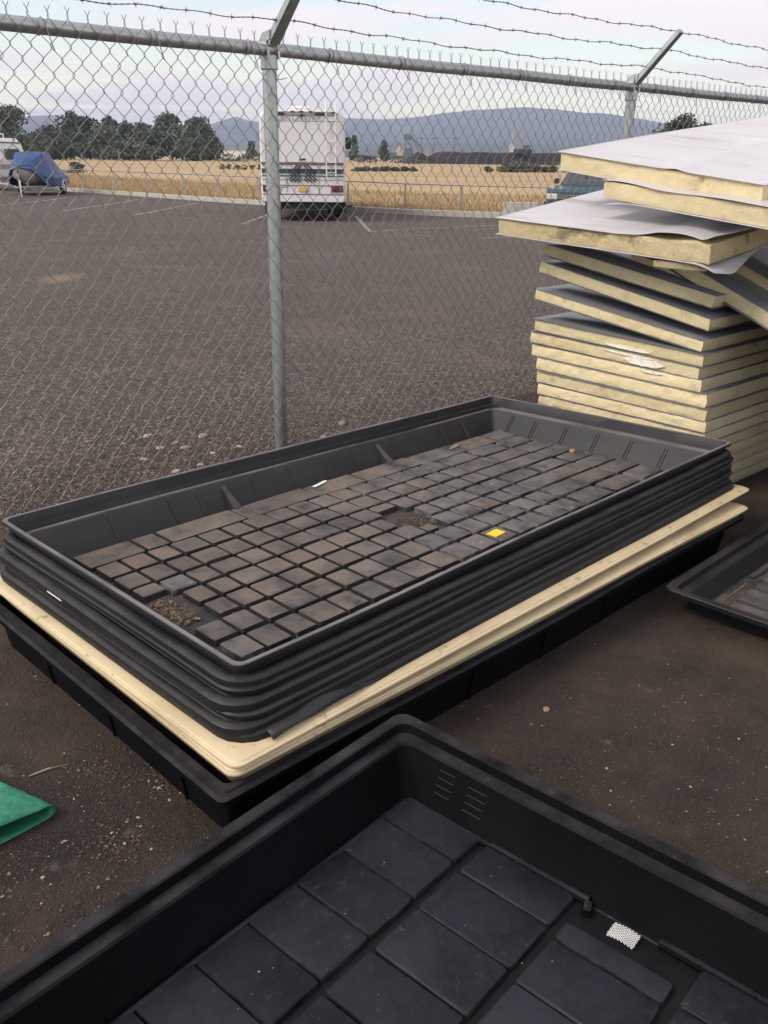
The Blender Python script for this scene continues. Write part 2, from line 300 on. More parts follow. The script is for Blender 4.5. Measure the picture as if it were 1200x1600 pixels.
FA = 0.7425; FU = Vector((math.cos(FA), math.sin(FA), 0)); FN = Vector((-math.sin(FA), math.cos(FA), 0)); FP = Vector((-0.5603, 4.6844, 0))
def fence_y(x): return FP.y + (x - FP.x) * math.tan(FA)
KERB = [(-75, 140), (-40, 84), (-26, 63.0), (-19.5, 54.6), (-16.68, 50.6), (-11.4, 45.3), (-5.41, 39.1), (-2.6, 35.4), (-0.12, 32.6), (1.8, 31.1), (3.95, 30.1), (9, 28.4), (16, 27), (24, 26.5)]
def kerb_y(x):
    for (x0, y0), (x1, y1) in zip(KERB, KERB[1:]):
        if x0 <= x <= x1: return y0 + (y1 - y0) * (x - x0) / (x1 - x0)
    return KERB[0][1] if x < KERB[0][0] else KERB[-1][1]

# ------------------------------------------------------------------ the setting
def sheet(name, xs, ylo, yhi, dz, mt, brk=(5, 40)):
    vs, fs, prev = [], [], None
    for x in xs:
        lo, hi = ylo(x), yhi(x)
        ys = [lo] + [min(max(b, lo), hi) for b in brk] + [hi]
        base = len(vs); vs += [(x, y, gz(y) + dz) for y in ys]
        if prev is not None:
            for i in range(len(ys) - 1): fs.append((prev + i, base + i, base + i + 1, prev + i + 1))
        prev = base
    me = bpy.data.meshes.new(name); me.from_pydata(vs, [], fs)
    import bmesh
    b = bmesh.new(); b.from_mesh(me); bmesh.ops.remove_doubles(b, verts=b.verts, dist=1e-5); b.to_mesh(me); b.free()
    me.materials.append(MT[mt]); fix(me)
    if me.polygons and me.polygons[0].normal.z < 0: me.flip_normals()
    return tag(obj(name, me), kind='structure')
sheet('ground', [-9000, -300, 300, 9000], lambda x: -60, lambda x: 9000, 0.0, 'field')
xs = sorted(set([k[0] for k in KERB] + [-60, -30, -8, -1, 2, 6, 12, 20]))
sheet('parking_lot', [x for x in xs if x <= 20], lambda x: fence_y(x), lambda x: max(kerb_y(x), fence_y(x) + 0.2), 0.005, 'lot')
sheet('asphalt_pad', [-30, -14, -5, -1, 1, 3, 6, 10, 18], lambda x: -15, lambda x: max(fence_y(x), -14.9), 0.005, 'pad', brk=(-2, 5))
# kerb: one low concrete upstand along the far edge of the lot
vs, fs = [], []
for i, (x, y) in enumerate(KERB):
    z = gz(y); vs += [(x, y, z - .05), (x, y, z + .17), (x + .08, y + .26, z + .18), (x + .08, y + .26, z - .05)]
    if i: b = 4 * i; fs += [(b - 4, b, b + 1, b - 3), (b - 3, b + 1, b + 2, b - 2), (b - 2, b + 2, b + 3, b - 1)]
me = bpy.data.meshes.new('kerb'); me.from_pydata(vs, [], fs); me.materials.append(MT['kerb']); fix(me); tag(obj('kerb', me), kind='structure')

# painted stall lines, each a worn stripe on the lot
def stripe(a, b, w=0.11, mt='line', name='painted_line'):
    a, b = Vector(a), Vector(b); d = (b - a).normalized(); nn = Vector((-d.y, d.x)) * w / 2; k = 10; v, f = [], []
    for i in range(k + 1):
        p = a + (b - a) * i / k
        for s in (-1, 1):
            q = p + nn * s * rnd.uniform(.75, 1.1); v.append((q.x, q.y, gz(q.y) + .0095))
        if i: f.append((2 * i - 2, 2 * i, 2 * i + 1, 2 * i - 1))
    me = bpy.data.meshes.new(name); me.from_pydata(v, [], f); me.materials.append(MT[mt]); fix(me)
    if me.polygons[0].normal.z < 0: me.flip_normals()
    return tag(obj(name, me), kind='structure')
for a, b in [((-14.48, 35.5), (-14.65, 43.6)), ((-10.82, 31.6), (-11.16, 42.6)), ((-7.86, 29.3), (-8.01, 40.4)), ((-3.91, 25.6), (-3.88, 30.7)), ((-2.76, 24.7), (-2.05, 24.55)), ((-1.02, 30.5), (-0.43, 23.05)), ((-0.43, 23.0), (4.64, 28.0)), ((0.37, 21.83), (0.98, 21.72)), ((2.08, 21.1), (2.95, 21.7))]:
    stripe(a, b)
# hills on the horizon (bearing in degrees, height in degrees)
def ridge(name, prof, dist, depth, seed, drop=0.0):
    az0, az1 = prof[0][0], prof[-1][0]; nA, nD = 150, 12; v, f = [], []
    for i in range(nA + 1):
        az = az0 + (az1 - az0) * i / nA
        for (a, ea), (b, eb) in zip(prof, prof[1:]):
            if a <= az <= b: el = ea + (eb - ea) * (3 * ((az - a) / (b - a)) ** 2 - 2 * ((az - a) / (b - a)) ** 3)
        H = dist * math.tan(R(el)) + CAM_H - drop
        for j in range(nD + 1):
            t = j / nD; d = dist - depth * (1 - t)
            nz = noise.fractal(Vector((az * .35 + seed, t * 2.2, seed)), 1.0, 2.0, 5)
            hh = H * (t ** 1.25) * (1 + .20 * nz * math.sin(math.pi * t)) + (noise.noise(Vector((az * 3.1, seed, 0))) * H * .018 if j == nD else 0)
            v.append((d * math.sin(R(az)), d * math.cos(R(az)), hh - 1.5 - .5 * (t == 0)))
        if i:
            b = i * (nD + 1)
            for j in range(nD): f.append((b - nD - 1 + j, b + j, b + j + 1, b - nD + j))
        # back slope
    me = bpy.data.meshes.new(name); me.from_pydata(v, [], f); me.materials.append(MT['hill']); fix(me, True)
    if sum(p.normal.z for p in me.polygons) < 0: me.flip_normals()
    return tag(obj(name, me), kind='structure')
ridge('hills', [(-60, 1.2), (-45, 1.6), (-30, 1.3), (-21.6, 1.56), (-19.6, 1.92), (-18.2, 2.0), (-16.9, 1.66), (-13.1, 1.5), (-10.4, 1.6), (-8.95, 2.07), (-7.7, 1.82), (-5, 1.75), (-2.5, 2.1), (-.3, 2.06), (1.6, 2.18), (3.4, 2.43), (5.6, 2.65), (7.8, 2.76), (9.6, 2.67), (11.4, 2.48), (12.9, 2.41), (14.3, 2.15), (16, 1.9), (19, 1.5), (26, 1.7), (40, 1.3), (60, 1.5)], 5600, 2300, 3.3)
ridge('foothills', [(-60, .3), (-40, .5), (-24, .42), (-12, .35), (-6, .55), (0, .75), (6, .95), (11, .8), (16, .55), (25, .4), (40, .5), (60, .3)], 3600, 1100, 9.1)

# long dark heap across the field
def mound(pts, name, label):
    v, f = [], []; k = 9
    for i, (x, y, hgt, wd) in enumerate(pts):
        for j in range(k):
            t = j / (k - 1) * 2 - 1
            z = hgt * max(0, 1 - abs(t) ** 2.4) * (1 + .06 * noise.noise(Vector((x * .2, t * 3, y * .1))))
            v.append((x, y + t * wd, -.45 + z))
        if i:
            b = i * k
            for j in range(k - 1): f.append((b - k + j, b + j, b + j + 1, b - k + j + 1))
    me = bpy.data.meshes.new(name); me.from_pydata(v, [], f); me.materials.append(MT['mound']); fix(me, True)
    if sum(p.normal.z for p in me.polygons) < 0: me.flip_normals()
    return tag(obj(name, me), label, kind='structure')
mp = [(4.5 + i * 1.7, 320 + i * .5, min(1, i / 3) * (2.7 + .12 * math.sin(i * .9) + (1.1 if i > 5 else .9 - .18 * abs(i - 3)) - (.8 if 5 <= i <= 6 else 0)) * min(1, (37 - i) / 2), 9) for i in range(36)]
mound(mp, 'gravel_mound', 'long dark gravel mound beyond the dry field')

# ------------------------------------------------------------------ vegetation
def crown_mesh(name, mt, rx, ry, z0, z1, n, leaf, seed, clumps=9, spiky=False):
    r = random.Random(seed); v, f = [], []; cl = []
    for i in range(clumps):
        t = r.random(); zz = z0 + (z1 - z0) * (.12 + .8 * t); k = math.sin(math.pi * min(1, .22 + .72 * t)) if not spiky else 1 - .8 * t
        a = r.uniform(0, 6.283); q = r.random() ** .5 * .72 * k
        cl.append((rx * q * math.cos(a), ry * q * math.sin(a), zz, (.30 + .22 * r.random()) * (.5 + .5 * k)))
    cl.append((0, 0, z0 + (z1 - z0) * .82, .34 if not spiky else .15))
    for i in range(n):
        cx, cy, cz, cr_ = r.choice(cl)
        d = Vector((r.gauss(0, 1), r.gauss(0, 1), r.gauss(0, 1))).normalized() * (r.random() ** .45)
        p = Vector((cx + d.x * rx * cr_ * 1.3, cy + d.y * ry * cr_ * 1.3, cz + d.z * (z1 - z0) * cr_ * .62))
        p.z = max(p.z, z0 * .6 + .1)
        a = Vector((r.gauss(0, 1), r.gauss(0, 1), r.gauss(0, .7))).normalized(); b = a.orthogonal().normalized(); b.rotate(Matrix.Rotation(r.uniform(0, 6.28), 3, a))
        s = leaf * r.uniform(.5, 1.2); q = len(v)
        v += [p + a * s, p + b * s * .55, p - a * s, p - b * s * .55]; f.append((q, q + 1, q + 2, q + 3))
    me = bpy.data.meshes.new(name); me.from_pydata([tuple(p) for p in v], [], f); me.materials.append(MT[mt]); me.update(); return me
def tree(name, label, az, dist, hgt, wid, mt, seed, group, base=.16, leaf=.75, n=900, spiky=False, clumps=10):
    x, y = dist * math.sin(R(az)), dist * math.cos(R(az))
    t = thing(name, label, 'tree', (x, y, gz(y) - .05), rnd.uniform(0, 6), group)
    r = random.Random(seed); b = MB(); top = hgt * .8
    b.tube([(0, 0, -.2), (r.uniform(-.2, .2), r.uniform(-.2, .2), hgt * .3), (r.uniform(-.3, .3), r.uniform(-.3, .3), hgt * .55), (0, 0, top)], [hgt * .022, hgt * .017, hgt * .011, hgt * .003], 6)
    for i in range(6):
        a = r.uniform(0, 6.28); z = hgt * r.uniform(.25, .6); w = wid * .38
        b.tube([(0, 0, z), (w * .5 * math.cos(a), w * .5 * math.sin(a), z + hgt * .09), (w * math.cos(a), w * math.sin(a), z + hgt * .2)], [hgt * .009, hgt * .006, hgt * .002], 4)
    b.build('trunk', 'bark', t)
    obj('crown', crown_mesh('crown', mt, wid / 2, wid / 2, hgt * base, hgt, n, leaf, seed, clumps, spiky), t)
    return t
def azof(px): return math.degrees(math.atan((px - 597 + 0.0) / 1523.0))
TG = 'trees along the far side of the field'
tl = [  # picture column (of 1200), top row, width px, distance, leaf
 (12, 170, 74, 300, 'leaf0', 'broad dark tree rising behind the white camper'), (-28, 182, 60, 320, 'leaf0', 'dark tree at the left edge of the picture behind the camper'),
 (48, 208, 50, 330, 'leaf1', 'low olive tree between the broad dark tree and the grey bare one'), (72, 192, 44, 350, 'leaf2', 'bare greyish tree behind the tarp-covered boat'),
 (104, 174, 40, 345, 'leaf0', 'tall narrow dark tree just right of the bare grey one'), (129, 181, 36, 350, 'leaf0', 'dark tree standing right next to the tallest narrow one'),
 (150, 196, 44, 330, 'leaf1', 'olive tree in front of the middle of the tree row'), (164, 182, 30, 365, 'leaf0', 'thin dark tree poking up in the middle of the row'),
 (188, 190, 46, 360, 'leaf0', 'rounded dark tree right of the thin one in the row'), (212, 188, 34, 350, 'leaf2', 'sparse greyish tree left of the tall pair'),
 (230, 205, 44, 320, 'leaf1', 'low olive tree in front of the left tall one of the pair'), (258, 178, 60, 345, 'leaf0', 'tall wide dark tree, left one of the pair at the row end'),
 (300, 182, 54, 350, 'leaf0', 'tall dark tree closing the row on its right end'), (318, 208, 30, 345, 'leaf0', 'short dark tree at the foot of the last tall one'),
 (85, 214, 60, 310, 'leaf1', 'low olive bushy tree just above the blue tarp'), (190, 216, 60, 310, 'leaf1', 'low olive bushy tree under the rounded dark one'), (285, 214, 56, 318, 'leaf1', 'low olive bushy tree under the tall pair')]
for i, (px, ty, wpx, D, lf, lb) in enumerate(tl):
    hz = 243 + (px - 600) * .012
    tree('tree', lb, azof(px), D, .4 + CAM_H + (hz - ty) / 1500 * D * .88, wpx / 1490 * D * 1.45, lf, 40 + i, TG, base=.05, leaf=.0024 * D, n=900 if lf == 'leaf2' else 2300, clumps=16)
tree('tree', 'dense dark tree behind the top white panel on the right', azof(1050), 120, 6.7, 7.0, 'leaf0', 90, 'trees near the right edge', base=.05, leaf=.24, n=4200, clumps=22)
tree('tree', 'smaller dark tree right of the dense one above the white panel', azof(1086), 122, 6.0, 4.0, 'leaf0', 91, 'trees near the right edge', base=.05, leaf=.24, n=2200, clumps=14)
tree('pine_tree', 'small conical dark pine left of the gravel plant tower', azof(590), 420, 8.6, 5.8, 'leaf0', 95, 'pines on the far side', base=.05, leaf=1.1, n=500, spiky=True)
tree('pine_tree', 'small dark pine beside the right edge of the motorhome', azof(544), 400, 9.5, 5, 'leaf0', 96, 'pines on the far side', base=.05, leaf=1.1, n=450, spiky=True)
tree('pine_tree', 'single dark pine between the tree row and the motorhome', azof(383), 430, 7.4, 6, 'leaf0', 97, 'pines on the far side', base=.05, leaf=1.1, n=400, spiky=True)

def bush(az, D, hgt, wid, label, group, seed, mt='sage', n=900):
    x, y = D * math.sin(R(az)), D * math.cos(R(az))
    t = thing('bush', label, 'bush', (x, y, gz(y) - .05), 0, group)
    b = MB()
    for i in range(5):
        a = i * 1.3; b.tube([(0, 0, -.05), (wid * .3 * math.cos(a), wid * .3 * math.sin(a), hgt * .6)], [.05, .02], 4)
    b.build('stem', 'bark', t); obj('foliage', crown_mesh('foliage', mt, wid / 2, wid * .4, .1, hgt, n, max(.10, .0012 * D), seed, 12), t)
    return t
k = 0
for px, D, w, h_ in [(548, 133, 1.5, .7), (562, 134, 2, .9), (577, 134, 1.7, .75), (592, 135, 1.8, .95), (607, 136, 1.7, .8), (622, 137, 1.6, .9), (636, 138, 1.2, .8)]:
    bush(azof(px), D, h_ * .62 + .12, w * 1.15, 'low sagebrush in the short row right of the motorhome', 'sagebrush row beside the motorhome', 200 + k); k += 1
for px, D, w, h_ in [(782, 143, 2.6, 1.5), (797, 144, 2.0, 1.2), (812, 145, 2.4, 1.3), (828, 146, 2.3, 1.35), (843, 148, 2.2, 1.1), (857, 149, 1.9, 1.1)]:
    bush(azof(px), D, h_ * .72 + .15, w * 1.2, 'low sagebrush in the thicker row below the dark mound', 'sagebrush row below the mound', 230 + k); k += 1
bush(azof(754), 141, .8, 1.6, 'lone little sagebrush left of the thicker row', None, 300); bush(azof(882), 150, 1.2, 3.0, 'sagebrush just above the blue truck', None, 301)
bush(azof(104), 100, 1.1, 2.6, 'grey green bush in the grass just right of the blue tarp', None, 302)
for px in (345, 372, 392): bush(azof(px), 310, 2.6, 9, 'dark shrub at the field edge between tree row and motorhome', 'shrubs at the field edge', 310 + px, 'leaf0', 260)
for px in (553, 570, 612): bush(azof(px), 330, 2.4, 9, 'dark shrub at the field edge left of the mound', 'shrubs left of the mound', 320 + px, 'leaf0', 260)
for px in (640, 800, 850): bush(azof(px), 290, 1.3, 8, 'olive shrub growing along the foot of the dark mound', 'shrubs at the foot of the mound', 330 + px, 'sage', 260)
# low scrub band in the field
for px in range(335, 405, 12): bush(azof(px), 135 + (px % 7), .75, 1.3, 'tiny dark weed clump in the field left of the motorhome', 'weed clumps left of the motorhome', 400 + px, 'sage', 90)

# dry grass standing behind the kerb
v, f = [], []; r = random.Random(5)
for i in range(15000):
    x = r.uniform(-30, 20); d = .35 + 22 * r.random() ** 1.7; y = kerb_y(x) + d
    hgt = r.uniform(.12, .34) * (1.25 if d < 3 else 1); a = r.uniform(0, 6.28)
    for q in range(3):
        a2 = a + q * 2.1 + r.uniform(-.4, .4); w = r.uniform(.015, .03); b = len(v); bx, by = x + r.uniform(-.06, .06), y + r.uniform(-.06, .06)
        z = gz(by) - .02; lx, ly = math.cos(a2), math.sin(a2)
        v += [(bx - ly * w, by + lx * w, z), (bx + ly * w, by - lx * w, z), (bx + lx * hgt * .45, by + ly * hgt * .45, z + hgt)]; f.append((b, b + 1, b + 2))
me = bpy.data.meshes.new('dry_grass'); me.from_pydata(v, [], f); me.materials.append(MT['straw']); me.update()
tag(obj('dry_grass', me), 'tan dry grass standing behind the concrete kerb', 'grass', kind='stuff')

# ------------------------------------------------------------------ far plant, sheds, poles
def far(az, D): return (D * math.sin(R(az)), D * math.cos(R(az)), -.4)
t = thing('gravel_plant_tower', 'far gravel plant tower with sloping conveyors above the dark mound', 'tower', far(azof(628), 760)); t.scale = (.5, .5, .85)
b = MB(); b.prism([(-9, 0), (9, 0), (6, 10), (-5, 10)], 1, -5, 5); b.build('hopper', 'plantblue', t)
for x in (-5, 5):
    for y in (-4, 4): MB().tube([(x, y, 8), (x * .8, y, 20)], .5, 4).build('leg', 'wood', t)
for x in (-5, 5): MB().tube([(x, -4, 10), (-x * .8, -4, 20)], .35, 4).build('brace', 'wood', t)
b = MB().box((-1, 0, 19.5), (11, 8, 5), ch=.4); b.build('bin', 'plantblue', t)
for e in (22, 30):
    b = MB(); b.tube([(3, 0, 21), (e * .6, 0, 12), (e, 0, 2)], .6, 5); b.build('conveyor', 'plantblue', t)
t = thing('pointed_silo', 'small pale pointed silo left of the gravel plant tower', 'silo', far(azof(614), 750))
MB().prism([(-3, 0), (3, 0), (3, 7), (0, 12), (-3, 7)], 1, -3, 3).build('wall', 'fartan', t); MB().prism([(-3.4, 7), (0, 12.6), (3.4, 7), (2.9, 7), (0, 11.8), (-2.9, 7)], 1, -3.3, 3.3).build('roof', 'wood', t)
def shed(px, D, w, hgt, label, m='fartan', roof='rv_grey'):
    t = thing('shed', label, 'shed', far(azof(px), D)); MB().box((0, 0, hgt / 2), (w, 8, hgt), ch=.1).build('wall', m, t)
    MB().prism([(-w / 2 - .4, hgt), (w / 2 + .4, hgt), (w / 2 - 1, hgt + 1.5), (-w / 2 + 1, hgt + 1.5)], 1, -4.5, 4.5).build('roof', roof, t); return t
shed(597, 700, 12, 5, 'grey blue far shed behind the small pine', 'plantblue'); shed(660, 720, 14, 4.5, 'pale far shed right of the plant tower'); shed(690, 730, 16, 5, 'long pale far shed above the left part of the mound', 'white')
shed(356, 640, 16, 5, 'white far house right of the tree row', 'white'); shed(372, 660, 12, 6, 'cream far house left of the single pine'); shed(397, 640, 13, 5, 'pale far house beside the left edge of the motorhome'); shed(345, 680, 12, 4, 'pale far shed by the last tree')
t = thing('loader', 'dark little machine on top of the dark mound', 'machine', (45, 326, 2.6)); MB().box((0, 0, 1.1), (6, 2.5, 1.6), ch=.2).build('body', 'darkslat', t); MB().box((1.2, 0, 2.4), (2.2, 2.2, 1.3), ch=.15).build('cab', 'glass', t)
t = thing('stacker', 'pale thin stacker tower behind the middle of the mound', 'tower', far(azof(790), 740)); MB().prism([(-4, 0), (4, 0), (1, 12), (-1, 12)], 1, -2, 2).build('frame', 'fartan', t); MB().tube([(0, 0, 11), (0, 0, 22)], .5, 4).build('mast', 'fartan', t)
for px in (648, 700, 668):
    t = thing('utility_pole', 'thin far utility pole above the mound', 'pole', far(azof(px), 560), group='far utility poles'); MB().tube([(0, 0, 0), (0, 0, 13)], [.3, .2], 5).build('mast', 'wood', t); MB().box((0, 0, 12), (3.4, .3, .35)).build('crossarm', 'wood', t)

# low fence behind the kerb
t = thing('low_fence', 'low grey pipe fence between the kerb and the dry field', 'fence')
fl = [(-24, 63.5), (-17.15, 54.1), (-14.6, 51.2), (-12.3, 48.9), (-9.9, 46.3), (-7.7, 43.6), (-5.6, 41.2), (-3.5, 38.8), (-1.5, 36.3), (.62, 33.8), (2.5, 32.4), (5.2, 31.2), (8.2, 30.2), (11.5, 29.4), (16, 28.6)]
for x, y in fl: MB().tube([(x, y, gz(y) - .1), (x, y, .64)], .035, 8).build('post', 'galv', t)
for (x0, y0), (x1, y1) in zip(fl, fl[1:]): MB().tube([(x0, y0, .63), (x1, y1, .63)], .022, 6).build('rail', 'galv', t)

# ------------------------------------------------------------------ vehicles
def wheel(parent, c, rad, w, axis='x', hub='rv_grey', rim_r=.58):
    """axis: direction of the axle in the parent's frame"""
    prof = [(.62, -.5), (.93, -.5), (1, -.36), (1, .36), (.93, .5), (.62, .5)]; n = 20; v, f = [], []
    for i in range(n):
        a = 2 * math.pi * i / n
        for rr, t in prof: v.append((t * w, rr * rad * math.cos(a), rr * rad * math.sin(a)))
    k = len(prof)
    for i in range(n):
        for j in range(k): f.append((i * k + j, ((i + 1) % n) * k + j, ((i + 1) % n) * k + (j + 1) % k, i * k + (j + 1) % k))
    me = bpy.data.meshes.new('tyre'); me.from_pydata(v, [], f); me.materials.append(MT['rubber']); fix(me, True, 40)
    w_ = obj('wheel', me, parent, c, (0, 0, 0 if axis == 'x' else R(90)))
    b = MB(); b.tube([(-w * .35, 0, 0), (w * .35, 0, 0)], rad * .62, 18); b.tube([(-w * .44, 0, 0), (w * .44, 0, 0)], rad * .2, 10); b.build('rim', hub, w_); return w_

# motorhome seen from behind
rv = thing('motorhome', 'white motorhome with dark green stripe parked with its back to the fence', 'motorhome', (-2.40, 27.15, -.25), R(2.5))
def rrect(x0, x1, z0, z1, r_top, r_bot, n=5):
    pts = []
    for cx, cz, a0, rr in ((x1 - r_top, z1 - r_top, 0, r_top), (x0 + r_top, z1 - r_top, 90, r_top), (x0 + r_bot, z0 + r_bot, 180, r_bot), (x1 - r_bot, z0 + r_bot, 270, r_bot)):
        for i in range(n + 1):
            a = R(a0 + 90 * i / n); pts.append((cx + rr * math.cos(a), cz + rr * math.sin(a)))
    return pts
def loft(secs, name, mt, parent, smooth=True, ang=35):
    n = len(secs[0][1]); v = []; f = []
    for y, p in secs: v += [(q[0], y, q[1]) for q in p]
    for s in range(len(secs) - 1):
        for i in range(n): f.append((s * n + i, s * n + (i + 1) % n, (s + 1) * n + (i + 1) % n, (s + 1) * n + i))
    f += [tuple(range(n)), tuple(range((len(secs) - 1) * n, len(secs) * n))]
    me = bpy.data.meshes.new(name); me.from_pydata(v, [], f); me.materials.append(MT[mt]); fix(me, smooth, ang); return obj(name, me, parent)
W2 = 1.18
loft([(0, rrect(-W2 + .05, W2 - .05, .74, 2.86, .2, .03)), (.05, rrect(-W2, W2, .70, 2.92, .24, .04)), (8.4, rrect(-W2, W2, .70, 2.92, .24, .04)), (8.7, rrect(-W2 + .08, W2 - .08, .75, 2.8, .24, .04))], 'body', 'rv', rv)
loft([(-.03, rrect(-W2 + .04, W2 - .04, .54, .71, .05, .05)), (.04, rrect(-W2, W2, .52, .72, .05, .05)), (7.5, rrect(-W2, W2, .52, .72, .05, .05))], 'bumper', 'rv', rv)
MB().box((0, 3.9, .42), (2.0, 7, .2)).build('chassis', 'darkslat', rv)
MB().box((0, -.006, 2.835), (1.9, .03, .11), ch=.012).build('roof_band', 'rv_grey', rv)
for x in (-.62, .5): MB().box((x, -.026, 2.83), (.26, .02, .075), ch=.006).build('vent', 'darkslat', rv)
MB().box((0, .012, 2.64), (2.06, .03, .018)).build('seam', 'rv_grey', rv)
MB().box((0, -.004, 1.545), (2.3, .02, .07)).build('maroon_stripe', 'maroon', rv)
MB().box((0, -.004, 1.35), (2.3, .02, .125)).build('green_stripe', 'green', rv)
MB().box((0, -.004, 1.225), (2.3, .02, .03)).build('thin_stripe', 'green', rv)
MB().box((0, -.004, 1.125), (2.3, .02, .016)).build('seam', 'rv_grey', rv); MB().box((0, -.004, .972), (2.3, .02, .02)).build('seam', 'maroon', rv); MB().box((0, -.004, .735), (2.3, .03, .022)).build('seam', 'maroon', rv)
b = MB()
for x in (-.45, .45): b.box((x, -.004, 1.18), (.012, .022, .8))
b.box((0, -.004, 1.585), (.9, .022, .012)); b.build('hatch_edge', 'rv_grey', rv)
gr = MB().box((0, -.008, 1.19), (.80, .012, .03)).build('engine_grille', 'rv', rv)
for i in range(7):
    for s in (-1, 1):
        pa = [(x, 1.62 - i * .088 - x * .82) for x in (.035 + .0175 * q for q in range(21))]; pa = [p for p in pa if 1.06 < p[1] < 1.53]
        if len(pa) < 4: continue
        (xa, za), (xb, zb) = pa[0], pa[-1]; ln = math.hypot(xb - xa, zb - za)
        M_ = Matrix.Translation((s * (xa + xb) / 2, -.022, (za + zb) / 2)) @ Matrix.Rotation(s * math.atan2(za - zb, xb - xa), 4, 'Y')
        MB().box((0, 0, 0), (ln, .03, .038), M=M_).build('louver', 'darkslat', gr)
pl = MB().box((.01, -.03, .88), (.27, .02, .14), ch=.006).build('licence_plate', 'plate', rv)
for x0, x1 in ((.80, 1.13), (-1.13, -.84)):
    tl_ = MB().box(((x0 + x1) / 2, -.018, .88), (x1 - x0, .05, .165), ch=.015).build('tail_light', 'redlens', rv); MB().box(((x0 + x1) / 2 + .09, -.047, .88), (.07, .012, .1), ch=.004).build('reverse_lens', 'maroon', tl_)
for x in (-.25, 0, .25, .86, -.86): MB().box((x, -.022, 2.885 - (.02 if abs(x) > .5 else 0)), (.1, .045, .035), ch=.008).build('marker_light', 'amber', rv)
MB().box((.0, -.05, 2.79), (.11, .08, .06), ch=.012).build('rear_camera', 'darkslat', rv); MB().box((0, -.018, 1.66), (.18, .02, .045), ch=.008).build('badge', 'darkslat', rv)
ld = MB(); ld.tube([(.67, -.06, 1.2), (.67, -.08, 2.85), (.67, .04, 3.15), (.67, .5, 3.15)], .018, 6).tube([(.93, -.06, 1.2), (.93, -.08, 2.85), (.93, .04, 3.15), (.93, .5, 3.15)], .018, 6); ldo = ld.build('ladder', 'white', rv)
for i in range(6): MB().tube([(.67, -.07, 1.32 + i * .27), (.93, -.07, 1.32 + i * .27)], .012, 5).build('rung', 'white', ldo)
MB().box((-.15, 2.0, 3.0), (.7, .95, .2), ch=.06).build('air_conditioner', 'rv', rv); MB().box((-.1, .9, 2.955), (.5, .4, .09), ch=.02).build('roof_vent', 'rv', rv)
b = MB()
for s in (-1, 1): b.tube([(s * .8, .2, 2.98), (s * .8, 5, 2.98)], .015, 5)
b.tube([(-.8, .2, 2.98), (.62, .2, 2.98)], .015, 5); b.build('roof_rail', 'white', rv)
for s in (-1, 1):
    wheel(rv, (s * .93, 1.75, .44), .44, .26); wheel(rv, (s * .95, 6.9, .44), .44, .24)
    MB().box((s * .93, 1.15, .33), (.5, .02, .36)).build('mud_flap', 'rubber', rv)
    MB().box((s * 1.3, 7.9, 2.2), (.2, .1, .4), ch=.03).build('mirror', 'darkslat', rv)
MB().tube([(1.2, .3, .05), (1.2, .3, .5)], .025, 6).build('hose_post', 'darkslat', rv); MB().box((1.24, .15, .42), (.3, .06, .05)).build('step', 'rubber', rv)
fc = bpy.data.curves.new('lettering', 'FONT'); fc.body = 'DUTCH STAR'; fc.size = .20; fc.extrude = .004; fc.align_x = 'CENTER'; fc.materials.append(MT['rv_grey'])
fo = bpy.data.objects.new('lettering', fc); col.objects.link(fo); fo.parent = rv; fo.parent = None
bpy.context.view_layer.update()
me = bpy.data.meshes.new_from_object(fo.evaluated_get(bpy.context.evaluated_depsgraph_get())); bpy.data.objects.remove(fo)
tag(obj('lettering', me, rv, (-.08, -.004, 2.665), (R(90), 0, 0)), kind='stuff')

# camper at the left edge
cmp_ = thing('camper', 'white camper trailer with grey stripe at the left edge of the lot', 'camper', (-22.75, 52.4, gz(50)), R(-15))
cs = []
for x in (0, 1): pass
side = [(-3.2, .5), (2.5, .5), (2.75, .7), (2.85, 1.5), (2.6, 2.35), (2.3, 2.62), (-3.2, 2.68), (-3.4, 2.4), (-3.4, .7)]
b = MB(); b.prism(side, 1, -1.15, 1.15); b.build('body', 'rv', cmp_)
b = MB(); b.prism([(-3.41, 1.12), (2.86, 1.12), (2.87, 1.32), (-3.41, 1.32)], 1, -1.165, 1.165); b.build('stripe', 'rv_grey', cmp_)
b = MB(); b.prism([(-3.3, 2.36), (2.63, 2.36), (2.6, 2.43), (-3.3, 2.43)], 1, -1.162, 1.162); b.build('trim', 'maroon', cmp_)
for x in (1.7, -.6): w_ = MB().box((x, -1.16, 1.78), (.75, .04, .55), ch=.02).build('window', 'rv_grey', cmp_); MB().box((x, -1.185, 1.78), (.64, .02, .45)).build('pane', 'glass', w_)
MB().box((2.83, 0, 1.8), (.05, 1.2, .55), ch=.015).build('window', 'glass', cmp_)
b = MB()
for s in (-1, 1): b.tube([(-2.5, s * .7, 2.82), (1.9, s * .7, 2.82)], .03, 5)
for x in (-2.5, -1, .5, 1.9):
    b.tube([(x, -.7, 2.64), (x, -.7, 2.82), (x, .7, 2.82), (x, .7, 2.64)], .025, 5)
b.build('roof_rack', 'white', cmp_); MB().box((.2, 0, 2.85), (1, .8, .3), ch=.08).build('air_conditioner', 'rv', cmp_)
for s in (-1, 1):
    for x in (-.6, .25): wheel(cmp_, (x, s * .98, .34), .34, .2, 'y')
b = MB(); b.tube([(2.5, -.8, .45), (4.0, 0, .45)], .05, 6).tube([(2.5, .8, .45), (4.0, 0, .45)], .05, 6).tube([(4.0, 0, 0), (4.0, 0, .8)], .04, 6); b.build('hitch', 'rv_grey', cmp_)

